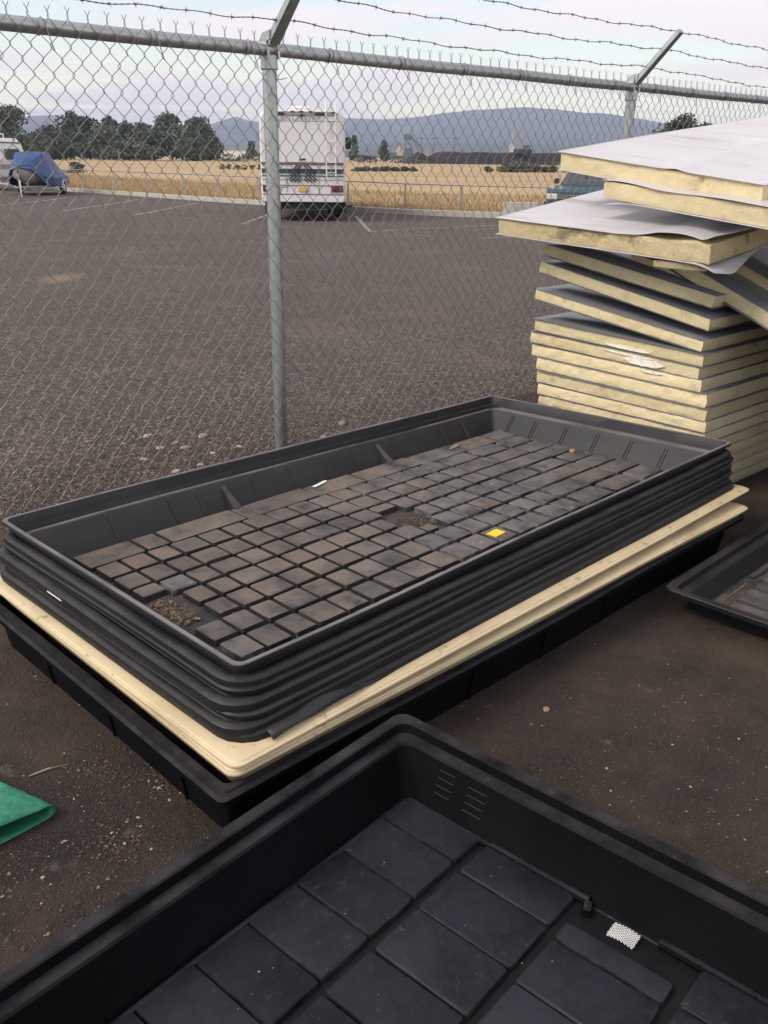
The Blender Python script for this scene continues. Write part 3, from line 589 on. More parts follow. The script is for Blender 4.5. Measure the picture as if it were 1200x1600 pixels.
# boat under a blue tarp on its trailer
bt = thing('boat', 'grey boat under a blue tarp on a trailer beside the camper', 'boat', (-17.15, 46.8, gz(47)), R(-86)); bt.scale = (.96, .96, .96)
def hull_sec(x, w, keel, top): return [(-w, top), (-w * .92, keel + (top - keel) * .45), (-w * .45, keel + .08), (0, keel), (w * .45, keel + .08), (w * .92, keel + (top - keel) * .45), (w, top)]
v, f = [], []; secs = [(-2.4, .92, .48, 1.15), (-1, .98, .46, 1.15), (.6, .95, .47, 1.17), (1.7, .66, .55, 1.24), (2.4, .28, .75, 1.32), (2.75, .03, 1.0, 1.36)]
for x, w, kk, tp in secs: v += [(x, y, z) for y, z in hull_sec(x, w, kk, tp)]
for s in range(len(secs) - 1):
    for i in range(6): f.append((s * 7 + i, s * 7 + i + 1, s * 7 + i + 8, s * 7 + i + 7))
f.append(tuple(range(7))); me = bpy.data.meshes.new('hull'); me.from_pydata(v, [], f); me.materials.append(MT['hull']); fix(me, True, 40); obj('hull', me, bt)
v, f = [], []; ts = [(-2.55, 1.0, .45, .2, 1.2), (-1.9, 1.06, .42, .5, 1.62), (-.6, 1.12, .36, .62, 1.98), (.6, 1.10, .38, .66, 2.0), (1.45, .90, .55, .48, 1.75), (2.2, .5, 1.12, .2, 1.42), (2.72, .1, 1.32, .03, 1.40)]
for i, (x, w, zb, wt, zt) in enumerate(ts):
    j = lambda: rnd.uniform(-.03, .03)
    v += [(x + j(), -w + j(), zb + (.10 if i % 2 else 0)), (x, -w * 1.01 + j(), zb * .5 + .62), (x, -wt + j(), zt + j()), (x, 0, zt + .05), (x, wt + j(), zt + j()), (x, w * 1.01 + j(), zb * .5 + .62), (x + j(), w + j(), zb + (.10 if i % 2 else 0))]
for s in range(len(ts) - 1):
    for i in range(6): f.append((s * 7 + i, s * 7 + i + 1, s * 7 + i + 8, s * 7 + i + 7))
f += [tuple(range(7)), tuple(range(42, 49))]; me = bpy.data.meshes.new('tarp'); me.from_pydata(v, [], f); me.materials.append(MT['blue_tarp']); fix(me); obj('tarp', me, bt)
b = MB()
for s in (-1, 1): b.tube([(-2.4, s * .75, .42), (1.2, s * .75, .42), (3.1, 0, .42)], .05, 6)
for x in (-2, -.6, .8): b.tube([(x, -.95, .42), (x, .95, .42)], .04, 6)
b.tube([(2.7, 0, .42), (2.75, 0, .95), (2.6, 0, 1.1)], .04, 6); b.build('trailer_frame', 'rv_grey', bt)
b = MB(); b.tube([(3.1, .14, 0.02), (3.1, .14, .75)], .035, 6); b.build('jack', 'white', bt)
for s in (-1, 1):
    wheel(bt, (-.9, s * 1.08, .32), .32, .2, 'y', 'white')
    pts = [(-.9 + .42 * math.cos(R(a)), .32 + .42 * math.sin(R(a))) for a in range(0, 181, 20)]
    pts2 = [(-.9 + .39 * math.cos(R(a)), .32 + .39 * math.sin(R(a))) for a in range(180, -1, -20)]
    b = MB(); b.prism(pts + pts2, 1, s * 1.08 - .13, s * 1.08 + .13); b.build('fender', 'white', bt)

# teal pickup, mostly hidden by the panels
tk = thing('pickup_truck', 'teal blue pickup truck parked behind the white panels', 'truck', (6.65, 31.2, gz(31)), R(-26))   # front towards -y
loft([(-2.3, rrect(-.82, .82, .45, .86, .1, .05)), (-2.2, rrect(-.87, .87, .4, .95, .1, .05)), (-1.1, rrect(-.88, .88, .35, 1.04, .12, .05)), (2.4, rrect(-.88, .88, .4, 1.06, .1, .05))], 'body', 'truck', tk)
loft([(-1.05, rrect(-.80, .80, .98, 1.06, .03, .02)), (-.35, rrect(-.68, .68, 1.0, 1.58, .1, .02)), (.45, rrect(-.68, .68, 1.0, 1.60, .1, .02)), (.85, rrect(-.74, .74, .98, 1.1, .03, .02))], 'cab', 'truck', tk)
v = [(-.72, -.98, 1.085), (.72, -.98, 1.085), (.60, -.40, 1.545), (-.60, -.40, 1.545)]; v = [Vector(p) + Vector((0, -.022, .018)) for p in v]
ws = MB(); ws.add(v + [p + Vector((0, .012, -.012)) for p in v], [(0, 1, 2, 3), (7, 6, 5, 4), (0, 4, 5, 1), (1, 5, 6, 2), (2, 6, 7, 3), (3, 7, 4, 0)]); ws.build('windshield', 'glass', tk)
MB().box((-.02, -.84, 1.28), (.06, .02, .15), ch=.006).build('air_freshener', 'redlens', tk)
for s in (-1, 1):
    MB().box((s * .66, -2.27, .72), (.34, .1, .17), ch=.02).build('headlight', 'lens', tk); MB().box((s * .98, -.78, 1.14), (.16, .12, .16), ch=.03).build('mirror', 'darkslat', tk)
    wheel(tk, (s * .8, -1.45, .34), .34, .22); wheel(tk, (s * .8, 1.5, .34), .34, .22)
    MB().box((s * .73, .05, 1.3), (.06, .72, .36), ch=.02).build('side_window', 'glass', tk)
g_ = MB().box((0, -2.29, .72), (.95, .06, .18), ch=.015).build('grille', 'darkslat', tk)
for i in range(3): MB().box((0, -2.33, .67 + i * .05), (.9, .015, .014)).build('bar', 'chrome', g_)
MB().box((0, -2.36, .5), (1.75, .16, .16), ch=.03).build('bumper', 'darkslat', tk)
t = thing('concrete_barrier', 'grey concrete block standing at the lot edge beside the blue truck', 'barrier', (4.1, 29.4, gz(29.4)), R(4))
MB().prism([(-.33, 0), (.33, 0), (.27, .12), (.2, .52), (-.2, .52), (-.27, .12)], 0, -.5, .5).build('block', 'kerb', t)

# ------------------------------------------------------------------ chain link fence
fe = thing('chain_link_fence', 'tall galvanised chain link fence topped with three barbed wires', 'fence', tuple(FP), FA)   # local x along, -y towards camera
RAIL_Z, T0, T1_ = 1.953, -1.9, 5.6
for k, t in enumerate((-2.98, 0, 2.9757, 5.95)):
    if k == 0: continue
    b = MB(); b.tube([(t, 0, -.05), (t, 0, 1.90)], .034, 20); po = b.build('post', 'galv', fe, smooth=True); po.data.set_sharp_from_angle(angle=R(50))
    b = MB()
    prof = [(-.0, 1.868, .037), (0, 1.872, .0395), (0, 1.925, .0395), (0, 1.93, .037)]
    b.tube([(t, 0, p[1]) for p in prof], [p[2] for p in prof], 20); b.tube([(t, 0, 1.872), (t, 0, 1.884)], .042, 20)
    for s in (-1, 1):       # two cheeks rise around the rail and meet the arm
        b.prism([(-.040, 1.915), (.030, 1.915), (.030, 1.985), (.0, 2.02), (-.06, 2.03), (-.055, 1.99), (-.03, 1.985), (-.036, 1.96)], 0, t + s * .030 - .006, t + s * .030 + .006)
    b.build('cap', 'galv', po)
    b = MB(); A, B = Vector((t, -.035, 1.985)), Vector((t, -.318, 2.262)); d = (B - A).normalized(); nn = Vector((0, d.z, -d.y))
    sec = [(-.030, -.016), (.030, -.016), (.030, .016), (.018, .021), (-.018, .021), (-.030, .016)]
    v = [A + Vector((p, 0, 0)) - nn * q for p, q in sec] + [B + Vector((p * .8, 0, 0)) - nn * q * .8 for p, q in sec]
    b.add(v, [tuple(range(6))[::-1], tuple(range(6, 12))] + [(i, (i + 1) % 6, 6 + (i + 1) % 6, 6 + i) for i in range(6)]); b.build('arm', 'galv', po)
b = MB(); b.tube([(T0 + i * .25, -.002, RAIL_Z + .002 * math.sin(i)) for i in range(int((T1_ + .4 - T0) / .25) + 2)], .0295, 18); ro = b.build('top_rail', 'galv', fe, smooth=True)
# woven strands: two mirror-image meshes shared by every strand
HX, PZ, WY = 0.04, 0.05, -.036
def strand_mesh(sgn, seed):
    r = random.Random(seed); pts = []
    z = 2.026; kx = 0
    pts += [(sgn * .010, WY - .002 * sgn, z), (sgn * .0035, WY - .003 * sgn, z - .012), (-sgn * .002, WY + .002 * sgn, z - .022), (sgn * .002, WY - .002 * sgn, z - .032), (sgn * .0005, WY, z - .042)]
    z0 = z - .042; n = int((z0 - .03) / PZ); 
    for i in range(1, n + 1):
        x = sgn * (HX + .0030) if i % 2 else -sgn * .0030
        zz = z0 - i * PZ; jx = r.uniform(-.0012, .0012)
        # rounded turn: three points
        inn = -sgn if i % 2 else sgn; dy = .0032 if i % 2 else -.0032
        pts += [(x + inn * .0050 + jx, WY - dy * .8, zz + .0085), (x + jx, WY - dy * .3, zz + .003), (x + jx, WY + dy * .3, zz - .003), (x + inn * .0050 + jx, WY + dy * .8, zz - .0085)]
    b = MB(); b.tube(pts, .0016, 5); me = bpy.data.meshes.new('wire'); me.from_pydata(b.v, [], b.f); me.materials.append(MT['wire']); fix(me, True); return me
wm = [[strand_mesh(1, 10 + i) for i in range(3)], [strand_mesh(-1, 20 + i) for i in range(3)]]
ks = -1.221 - 8 * .08
i = 0
while ks + i * .08 < T1_:
    x = ks + i * .08 + rnd.uniform(-.0035, .0035)
    for s in (0, 1):
        o = bpy.data.objects.new('wire', wm[s][(i * 2 + s) % 3]); col.objects.link(o); o.parent = fe; o.location = (x, rnd.uniform(-.002, .002), rnd.uniform(-.004, .003))
    i += 1
# ties round the rail and the posts
for k in range(14):
    x = ks + (k * 6 + 3) * .08 + .04
    pts = [(x + .012 * a / 10, -.033 - .0 + .0 - (.033) * (math.cos(a / 10 * 6.28) - 1) * -.0 + 0, 0) for a in range(0)]
    pts = [(x + .003 * a, -.002 - .0335 * math.cos(R(a * 40)) , RAIL_Z - .0335 * math.sin(R(a * 40))) for a in range(-1, 9)] + [(x + .035, -.05, RAIL_Z - .06), (x + .045, -.048, RAIL_Z - .085)]
    MB().tube(pts, .0022, 5).build('tie_wire', 'wire', fe)
for t in (0, 2.9757):
    for z in (1.83, 1.35, .88, .42):
        pts = [(t + .042 * math.sin(R(a)), -.042 * math.cos(R(a)), z + a * .00004) for a in range(-170, 171, 20)]
        pts = [(t - .065, -.044, z - .01)] + [(t - .05, -.02, z)] + [(t + .0365 * math.cos(R(a)), .0365 * math.sin(R(a)), z) for a in range(180, -1, -20)] + [(t + .05, -.02, z), (t + .068, -.044, z + .008)]
        MB().tube(pts, .0022, 5).build('tie_wire', 'galv', fe)
# barbed wires on the leaning arms
for wi, (oy, oz) in enumerate(((-.305, 2.262), (-.205, 2.165), (-.105, 2.066))):
    def ctr(x):
        sp_ = ((x % 2.9757) / 2.9757); sag = .02 * (4 * sp_ * (1 - sp_)) + .004 * math.sin(x * 9 + wi * 2) + .003 * math.sin(x * 23 + wi)
        if wi == 2 and x > 3.9: sag += .02 * max(0, 1 - abs(x - 4.35) / .45)
        return Vector((x, oy + .004 * math.sin(x * 7 + wi), oz - sag))
    b = MB()
    for ph in (0, math.pi):
        pts = []; x = T0
        while x < T1_:
            a = x / .055 * 6.283 + ph; pts.append(ctr(x) + Vector((0, .0017 * math.cos(a), .0017 * math.sin(a)))); x += .009
        b.tube(pts, .0014, 4)
    bw = b.build('barbed_wire', 'barbed', fe)
    b = MB(); x = T0 + .03 * wi
    while x < T1_:
        c = ctr(x); a0 = rnd.uniform(0, 3.14)
        pts = [c + Vector((.0016 * q, .0042 * math.cos(q * 1.57), .0042 * math.sin(q * 1.57))) for q in range(-4, 5)]
        b.tube(pts, .0014, 4)
        for q in range(2):
            a = a0 + q * 1.4; d = Vector((rnd.uniform(-.4, .4), math.cos(a), math.sin(a))).normalized(); o_ = Vector((.004 * (q * 2 - 1), 0, 0))
            b.tube([c + o_ - d * .015, c + o_, c + o_ + d * .015], [.0006, .0015, .0006], 4)
        x += .112 + rnd.uniform(-.006, .006)
    tag(b.build('barbs', 'barbed', bw), kind='stuff')

# ------------------------------------------------------------------ grow trays
def rloop(LX, LY, d, r, nx, ny, k=4):
    x0, x1, y0, y1 = d, LX - d, d, LY - d; r = max(r, .003); out = []
    cs = ((x1 - r, y0 + r, -90), (x1 - r, y1 - r, 0), (x0 + r, y1 - r, 90), (x0 + r, y0 + r, 180)); ns = (ny, nx, ny, nx)
    arcs = [[(cx + r * math.cos(R(a0 + 90 * i / k)), cy + r * math.sin(R(a0 + 90 * i / k))) for i in range(k + 1)] for cx, cy, a0 in cs]
    for c in range(4):
        out += arcs[c]; p, q = arcs[c][-1], arcs[(c + 1) % 4][0]; n = ns[c]
        out += [(p[0] + (q[0] - p[0]) * i / n, p[1] + (q[1] - p[1]) * i / n) for i in range(1, n)]
    return out
def ring(name, LX, LY, prof, mt, parent, warp, nx=30, ny=16, closed=True, ang=32):
    """prof: (inset, z, corner radius) lofted round the rectangle"""
    v, f = [], []; n = None
    for d, z, r in prof:
        lp = rloop(LX, LY, d, r, nx, ny); n = len(lp)
        for x, y in lp: v.append(tuple(Vector((x, y, z)) + warp(x, y, z)))
    k = len(prof)
    for s in range(k if closed else k - 1):
        s2 = (s + 1) % k
        for i in range(n): f.append((s * n + i, s * n + (i + 1) % n, s2 * n + (i + 1) % n, s2 * n + i))
    me = bpy.data.meshes.new(name); me.from_pydata(v, [], f); me.materials.append(MT[mt]); fix(me, True, ang); return obj(name, me, parent)
def make_warp(seed, amp=.004, tilt=lambda x, y: 0.0):
    def w(x, y, z):
        return Vector((amp * noise.noise(Vector((x * 1.1, y * 1.1, seed))), amp * noise.noise(Vector((x * 1.1 + 9, y * 1.1, seed))), 1.3 * amp * noise.noise(Vector((x * 1.4, y * 1.4, seed + 5))) + tilt(x, y)))
    return w
def tray(label, loc, rz, LX, LY, depth, style, mt, seed, group=None, amp=.004, tilt=None, floor_mt=None, name='grow_tray', rim_mt=None):
    t = thing(name, label, 'tray', loc, rz, group); w = make_warp(seed, amp, tilt or (lambda x, y: 0.0)); D = depth
    if style == 'sharp':      # thin flat lip, step and ledge
        rim = [(0, D - .012, .028), (0, D - .002, .028), (.002, D, .027), (.013, D, .024), (.016, D - .003, .022), (.026, D - .046, .02), (.031, D - .050, .02), (.050, D - .052, .02), (.054, D - .056, .02), (.050, D - .060, .02), (.028, D - .057, .02), (.020, D - .050, .022), (.011, D - .008, .024), (.004, D - .006, .026), (.004, D - .012, .026)]
        wall = [(.054, D - .056, .02), (.130, .004, .02), (.132, 0, .02), (.128, -.003, .02), (.125, 0, .02), (.049, D - .059, .02)]; fi = .131
    elif style == 'roll':     # single rolled lip
        rim = [(.007, D - .036, .085), (.001, D - .031, .085), (0, D - .018, .085), (.002, D - .008, .083), (.008, D - .002, .08), (.016, D, .075), (.028, D - .002, .07), (.034, D - .012, .065), (.038, D - .028, .06), (.047, D - .032, .05), (.047, D - .036, .05), (.036, D - .033, .06), (.030, D - .016, .065), (.024, D - .006, .07), (.014, D - .008, .078), (.012, D - .034, .083)]
        wall = [(.047, D - .033, .05), (.116, .004, .03), (.118, 0, .03), (.114, -.003, .03), (.110, 0, .03), (.042, D - .036, .05)]; fi = .117
    elif style == 'round':    # rolled lip with a deep skirt
        rim = [(.009, D - .036, .085), (.006, D - .033, .085), (.0055, D - .023, .085), (.0095, D - .0195, .083), (.0095, D - .0165, .083), (.002, D - .0145, .085), (0, D - .011, .085), (.0005, D - .004, .083), (.005, D, .08), (.028, D - .001, .07), (.034, D - .012, .065), (.038, D - .028, .06), (.047, D - .032, .05), (.047, D - .036, .05), (.036, D - .033, .06), (.030, D - .016, .065), (.024, D - .006, .07), (.012, D - .008, .078), (.0115, D - .034, .083)]
        wall = [(.047, D - .033, .05), (.116, .004, .03), (.118, 0, .03), (.114, -.003, .03), (.110, 0, .03), (.042, D - .036, .05)]; fi = .117
    elif style in ('flat', 'skirt'):     # wide lip with a raised bead, cream trays
        rim = [(0, D - .006, .03), (0, D - .001, .03), (.002, D + .0005, .03), (.007, D + .001, .03), (.009, D + .004, .03), (.013, D + .0055, .03), (.070, D + .009, .04), (.078, D - .004, .04), (.084, D - .03, .04), (.080, D - .032, .04), (.074, D - .006, .04), (.066, D + .004, .04), (.014, D + .001, .03), (.008, D - .003, .03), (.003, D - .005, .03), (.002, D - .006, .03)]
        wall = [(.084, D - .029, .04), (.135, .004, .03), (.137, 0, .03), (.133, -.003, .03), (.129, 0, .03), (.080, D - .032, .04)]; fi = .136
        if style == 'skirt':
            rim = rim[:9] + [(.080, D - .066, .04), (.040, D - .068, .035), (.010, D - .012, .03), (.003, D - .008, .03)]
    elif style == 'steep':    # bottom tray standing on the ground
        rim = [(0, D - .016, .02), (0, D - .002, .02), (.003, D, .02), (.012, D + .002, .02), (.016, D - .003, .02), (.022, D - .003, .02), (.026, D + .001, .02), (.045, D, .02), (.050, D - .02, .02), (.046, D - .022, .02), (.040, D - .005, .02), (.006, D - .006, .02), (.004, D - .016, .02)]
        wall = [(.048, D - .019, .02), (.068, .004, .02), (.070, 0, .02), (.066, -.002, .02), (.062, 0, .02), (.043, D - .021, .02)]; fi = .068
    else:                     # 'front': wide flat lip, step, ledge, near-vertical wall
        rim = [(0, D - .018, .035), (0, D - .003, .035), (.003, D, .033), (.027, D, .03), (.031, D - .003, .03), (.035, D - .024, .03), (.039, D - .027, .03), (.058, D - .028, .03), (.063, D - .033, .03), (.059, D - .037, .03), (.034, D - .032, .03), (.028, D - .007, .03), (.005, D - .005, .033), (.004, D - .018, .034)]
        wall = [(.063, D - .033, .03), (.088, .016, .03), (.094, .006, .03), (.100, .003, .03), (.100, -.002, .03), (.09, -.002, .03), (.084, .012, .03), (.058, D - .036, .03)]; fi = .099
    ring('rim', LX, LY, rim, rim_mt or mt, t, w); ring('wall', LX, LY, wall, mt, t, w)
    b = MB(); pts = rloop(LX, LY, fi, .03, 2, 2); n = len(pts)
    b.add([tuple(Vector((x, y, .004)) + w(x, y, 0)) for x, y in pts] + [tuple(Vector((x, y, -.003)) + w(x, y, 0)) for x, y in pts], [tuple(range(n)), tuple(range(2 * n - 1, n - 1, -1))] + [(i, (i + 1) % n, n + (i + 1) % n, n + i) for i in range(n)])
    b.build('floor', floor_mt or mt, t)
    return t, w
SA = .7931; SO = Vector((-.332, 1.796)); SX = Vector((math.cos(SA), math.sin(SA))); SY = Vector((-math.sin(SA), math.cos(SA)))
tilt1 = lambda x, y: (-.026 * y / 1.27 + .012 * (1 - y / 1.27)) * max(0, x - .3) / 2.2
def sw(lx, ly, z): p = SO + SX * lx + SY * ly; return (p.x, p.y, z)
# the stack, bottom to top (left, right, front, back in the stack's frame; height of the rim)
tb, wpb = tray('black bottom tray standing on the asphalt under the cream trays', sw(-.145, -.118, .004), SA - R(.9), 2.54, 1.36, .165, 'steep', 'black_front', 31, amp=.006)  # darker plastic stands in for the shadow this tray sits in
for i in range(7):
    x_ = .22 + i * .345
    MB().tube([Vector((x_, .040, .138)) + wpb(x_, .04, .1), Vector((x_, .061, .004)) + wpb(x_, .06, 0)], .006, 6).build('rib', 'black_front', tb)
for i in range(3):
    y_ = .25 + i * .36
    MB().tube([Vector((.040, y_, .138)) + wpb(.04, y_, .1), Vector((.061, y_, .004)) + wpb(.06, y_, 0)], .006, 6).build('rib', 'black_front', tb)
tray('lower of the two cream plastic trays in the stack', sw(-.103, -.106, .060), SA - R(1.2), 2.52, 1.36, .150, 'skirt', 'cream', 32, amp=.004, tilt=lambda x, y: -.010 * x / 2.4 - .012 * x / 2.4 * y / 1.3)
tray('upper of the two cream plastic trays, with the bright lip', sw(-.100, -.112, .084), SA - R(.2), 2.60, 1.36, .150, 'flat', 'cream', 33, amp=.004, tilt=lambda x, y: .010 * x / 2.4 - .034 * x / 2.4 * y / 1.3)
BG = None
tray('lowest black tray, resting directly on the cream trays', sw(-.062, -.078, .110), SA, 2.552, 1.285, .155, 'roll', 'black', 34, amp=.007, tilt=lambda x, y: tilt1(x, y) * .9 - .005 * math.sin(x * 1.3))
tray('second black tray above the cream trays', sw(-.050, -.062, .146), SA + R(.1), 2.555, 1.285, .155, 'round', 'black', 35, amp=.007, tilt=lambda x, y: tilt1(x, y) + .003 * math.sin(x * 2.1 + 1))
tray('middle black tray of the stack, marked by a white scratch', sw(-.054, -.048, .178), SA + R(.14), 2.57, 1.29, .155, 'roll', 'black', 36, amp=.006, tilt=lambda x, y: tilt1(x, y) - .003 * math.sin(x * 1.7 + 2))
tray('black tray directly beneath the top one in the stack', sw(-.022, -.024, .213), SA, 2.567, 1.29, .155, 'roll', 'black', 37, amp=.004, tilt=tilt1)
tray('thin black tray lip squeezed between the second and middle trays', sw(-.066, -.070, .127), SA + R(.2), 2.556, 1.287, .155, 'roll', 'black', 41, amp=.006, tilt=tilt1)
tray('thin black tray lip squeezed above the white-scratched tray', sw(-.030, -.036, .194), SA - R(.1), 2.568, 1.29, .155, 'round', 'black', 42, amp=.005, tilt=tilt1)
TZ = .247
t1, wp1 = tray('top black tray of the stack with soil-stained blocks inside', sw(0, 0, TZ), SA, 2.535, 1.269, .155, 'sharp', 'black_dusty', 38, amp=.004, tilt=tilt1, floor_mt='tray_floor', rim_mt='rim_dusty')
# white scratch on the middle tray's lip
sc_ = thing('scratch_mark', 'thin white scratch on the side of the middle black tray', 'scratch', sw(-.0562, .80, .3150), SA + R(.14)); MB().box((0, 0, 0), (.003, .085, .0028), rz=0).build('mark', 'white', sc_)
# torn dark strip lying on the cream lip
v, f = [], []; k = 26
for i in range(k + 1):
    s = i / k; x = .02 + s * .58; wd = .035 * (1 - s) ** .6 + .004
    for j in range(4):
        y = -.072 - .028 * (1 - s) ** .8 + wd * (j / 3) * .9; z = .247 + .012 * math.sin(s * 5) * (1 - s) + .014 * (j / 3) + .004 * math.sin(s * 17 + j)
        v.append((x, y, z))
    if i:
        for j in range(3): b_ = i * 4 + j; f.append((b_ - 4, b_, b_ + 1, b_ - 3))
me = bpy.data.meshes.new('torn_strip'); me.from_pydata(v, [], f); me.materials.append(MT['black']); fix(me, True)
o = obj('torn_strip', me, None, sw(0, 0, 0), (0, 0, SA)); sd = o.modifiers.new('solid', 'SOLIDIFY'); sd.thickness = .004
tag(o, 'torn black plastic strip lying on the cream lip at the front corner', 'strip')

# blocks moulded into the top tray's floor
def block_mesh(lx, ly, hgt, seed, bev=.0026, name='block', mt='block', slope=.004, cc=.0045):
    r = random.Random(seed); v = []
    lv = [(slope, 0), (slope * .25, hgt - bev), (-bev * .35, hgt - bev * .25), (-bev * 1.1, hgt)]
    for off, z in lv:
        x, y = lx / 2 + off, ly / 2 + off; c = cc
        for sx, sy, o in ((1, -1, 0), (1, 1, 1), (-1, 1, 0), (-1, -1, 1)):
            p = [(sx * x, sy * (y - c)), (sx * (x - c), sy * y)]
            if o == 1: p = p
            else: p = p[::-1]
            p = p if (sx * sy > 0) else p
            for q in p: v.append((q[0] + r.uniform(-.0010, .0010), q[1] + r.uniform(-.0010, .0010), z + (r.uniform(-.001, .001) if z > 0 else 0)))
    f = []
    for s in range(3):
        for i in range(8): f.append((s * 8 + i, s * 8 + (i + 1) % 8, s * 8 + 8 + (i + 1) % 8, s * 8 + 8 + i))
    f.append(tuple(range(24, 32))); me = bpy.data.meshes.new(name); me.from_pydata(v, [], f); me.materials.append(MT[mt]); fix(me, True, 30); return me
ce = [.162, .252, .344, .440, .546, .643, .745, .847, .952, 1.058, 1.160, 1.266, 1.374, 1.479, 1.582, 1.686, 1.788]
cols = [((a + b) / 2, b - a - (.020 if k % 3 == 2 else .012)) for k, (a, b) in enumerate(zip(ce, ce[1:]))]
re_ = [.142, .208, .327, .445, .556, .664, .772, .884, 1.000]
rows = [((a + b) / 2, b - a - .020) for a, b in zip(re_, re_[1:])]
bm_ = {}
def put_block(lx, ly, sx, sy, hgt=.020):
    brown = rnd.random() < 1.15 * math.exp(-((lx - .62) / .52) ** 2) + .55 * math.exp(-((ly - 1.06) / .10) ** 2 - ((lx - .6) / .7) ** 2) + .06
    key = (round(sx, 2), round(sy, 2), rnd.randrange(3), brown)
    if key not in bm_: bm_[key] = block_mesh(sx, sy, .022, len(bm_) + 3, mt='block_brown' if brown else 'block')
    o = obj('block', bm_[key], t1, Vector((lx, ly, .0035)) + wp1(lx, ly, 0), (rnd.uniform(-.006, .006), rnd.uniform(-.006, .006), rnd.uniform(-.006, .006)))
    o.scale = (sx / key[0] if key[0] else 1, sy / key[1] if key[1] else 1, hgt / .022 * rnd.uniform(.97, 1.03)); return o
for ci, (cx, wx) in enumerate(cols):
    for ri, (cy, wy) in enumerate(rows):
        if ci == 0 and ri in (3, 4): continue                     # drain hole at the short end
        if ci == 10 and ri == 4: continue                         # drain hole in the middle
        if ci == 10 and ri == 3: put_block(cx - .02, cy - .02, wx * .6, wy * .55); continue
        if ci == 9 and ri == 4: put_block(cx - .018, cy, wx * .6, wy); continue
        if ci == 11 and ri == 4: put_block(cx + .012, cy, wx * .75, wy); continue
        if ci == 10 and ri == 5: put_block(cx, cy + .018, wx, wy * .62); continue
        if ci == 1 and ri in (3, 4): put_block(cx + .008, cy, wx * .85, wy * .96); continue
        if ci == 0 and ri == 5: put_block(cx, cy + .016, wx, wy * .7); continue
        put_block(cx, cy, wx, wy)
for k, (cx, wx) in enumerate([(1.892, .198), (2.100, .200), (2.302, .186)]):
    for ri, (cy, wy) in enumerate(rows): put_block(cx, cy, wx - (.02 if ri % 3 == 1 else 0), wy)
x = .16
for wx in (.20, .08, .31, .34, .25, .32, .29, .21, .18):
    put_block(x + wx / 2, 1.064, wx, .112, .017); x += wx + .014
# ribs and gussets on the tray wall
for lx in (.34, .58, .70, .95, 1.14, 1.33, 1.50, 1.74, 1.90, 2.07, 2.22):
    p0 = Vector((lx, 1.269 - .064, .088)) + wp1(lx, 1.2, 0); p1 = Vector((lx, 1.269 - .122, .016)) + wp1(lx, 1.14, 0); MB().tube([p0, p1], .0045, 5).build('rib', 'black_dusty', t1)
for ly in (.26, .43, .60, .77, .94, 1.08):
    for dy in (-.007, .007):
        p0 = Vector((2.535 - .064, ly + dy, .088)) + wp1(2.47, ly, 0); p1 = Vector((2.535 - .122, ly + dy, .016)) + wp1(2.41, ly, 0); MB().tube([p0, p1], .0038, 5).build('rib', 'black_dusty', t1)
for lx in (.82, 1.645):
    b = MB(); a0 = wp1(lx, 1.15, 0); v = []
    for s, wd in ((-1, .020), (1, .020)): v += [(lx + s * wd * .4, 1.269 - .066, .086), (lx + s * wd, 1.269 - .175, .010), (lx + s * wd * 1.1, 1.269 - .118, .006)]
    b.add([tuple(Vector(p) + a0) for p in v], [(0, 1, 2), (3, 5, 4), (0, 3, 4, 1), (1, 4, 5, 2), (2, 5, 3, 0)]); b.build('gusset', 'black_dusty', t1)
# things lying in the top tray
def in_t1(lx, ly, z): p = Vector(sw(lx, ly, TZ + z)) + Vector((0, 0, wp1(lx, ly, 0).z)); return tuple(p)
o = thing('yellow_label', 'bright yellow rectangular label lying on a block in the top tray', 'label', in_t1(1.310, .272, .0250), SA + R(4)); MB().box((0, 0, .001), (.060, .042, .002)).build('card', 'yellow', o)
o = thing('plant_tag', 'white plastic plant tag by the long back wall of the top tray', 'tag', in_t1(1.225, 1.105, .024), SA + R(14)); MB().prism([(-.045, -.008), (.035, -.008), (.048, 0), (.035, .008), (-.045, .008)], 2, 0, .0015).build('strip', 'white', o)
o = thing('dry_leaf', 'small pale dry leaf near the far end of the back wall', 'leaf', in_t1(2.02, 1.075, .024), SA + R(10)); MB().add([(-.045, 0, .002), (-.01, -.012, .006), (.04, -.004, .012), (.045, .004, .004), (-.005, .013, .003)], [(0, 1, 2, 3, 4)]); b = MB(); b.prism([(-.045, 0), (-.01, -.011), (.04, -.005), (.045, .004), (-.005, .012)], 2, 0, .003); b.build('blade', 'chip', o)
def rock(name, label, cat, loc, s, mt, seed, group=None):
    r = random.Random(seed); import bmesh
    bm = bmesh.new(); bmesh.ops.create_icosphere(bm, subdivisions=2, radius=1)
    for q in bm.verts:
        k = 1 + .28 * noise.noise(q.co * 1.4 + Vector((seed * 3.1, 0, 0))); q.co = Vector((q.co.x * s[0] * k, q.co.y * s[1] * k, q.co.z * s[2] * k))
    me = bpy.data.meshes.new(name); bm.to_mesh(me); bm.free(); me.materials.append(MT[mt]); fix(me, True)
    o = obj(name, me, None, (loc[0], loc[1], loc[2] + s[2] * .7), (0, 0, r.uniform(0, 3))); return tag(o, label, cat, group)
rock('pebble', 'orange brown pebble against the short far wall of the top tray', 'stone', in_t1(2.335, .640, .02), (.018, .014, .011), 'orange', 3)
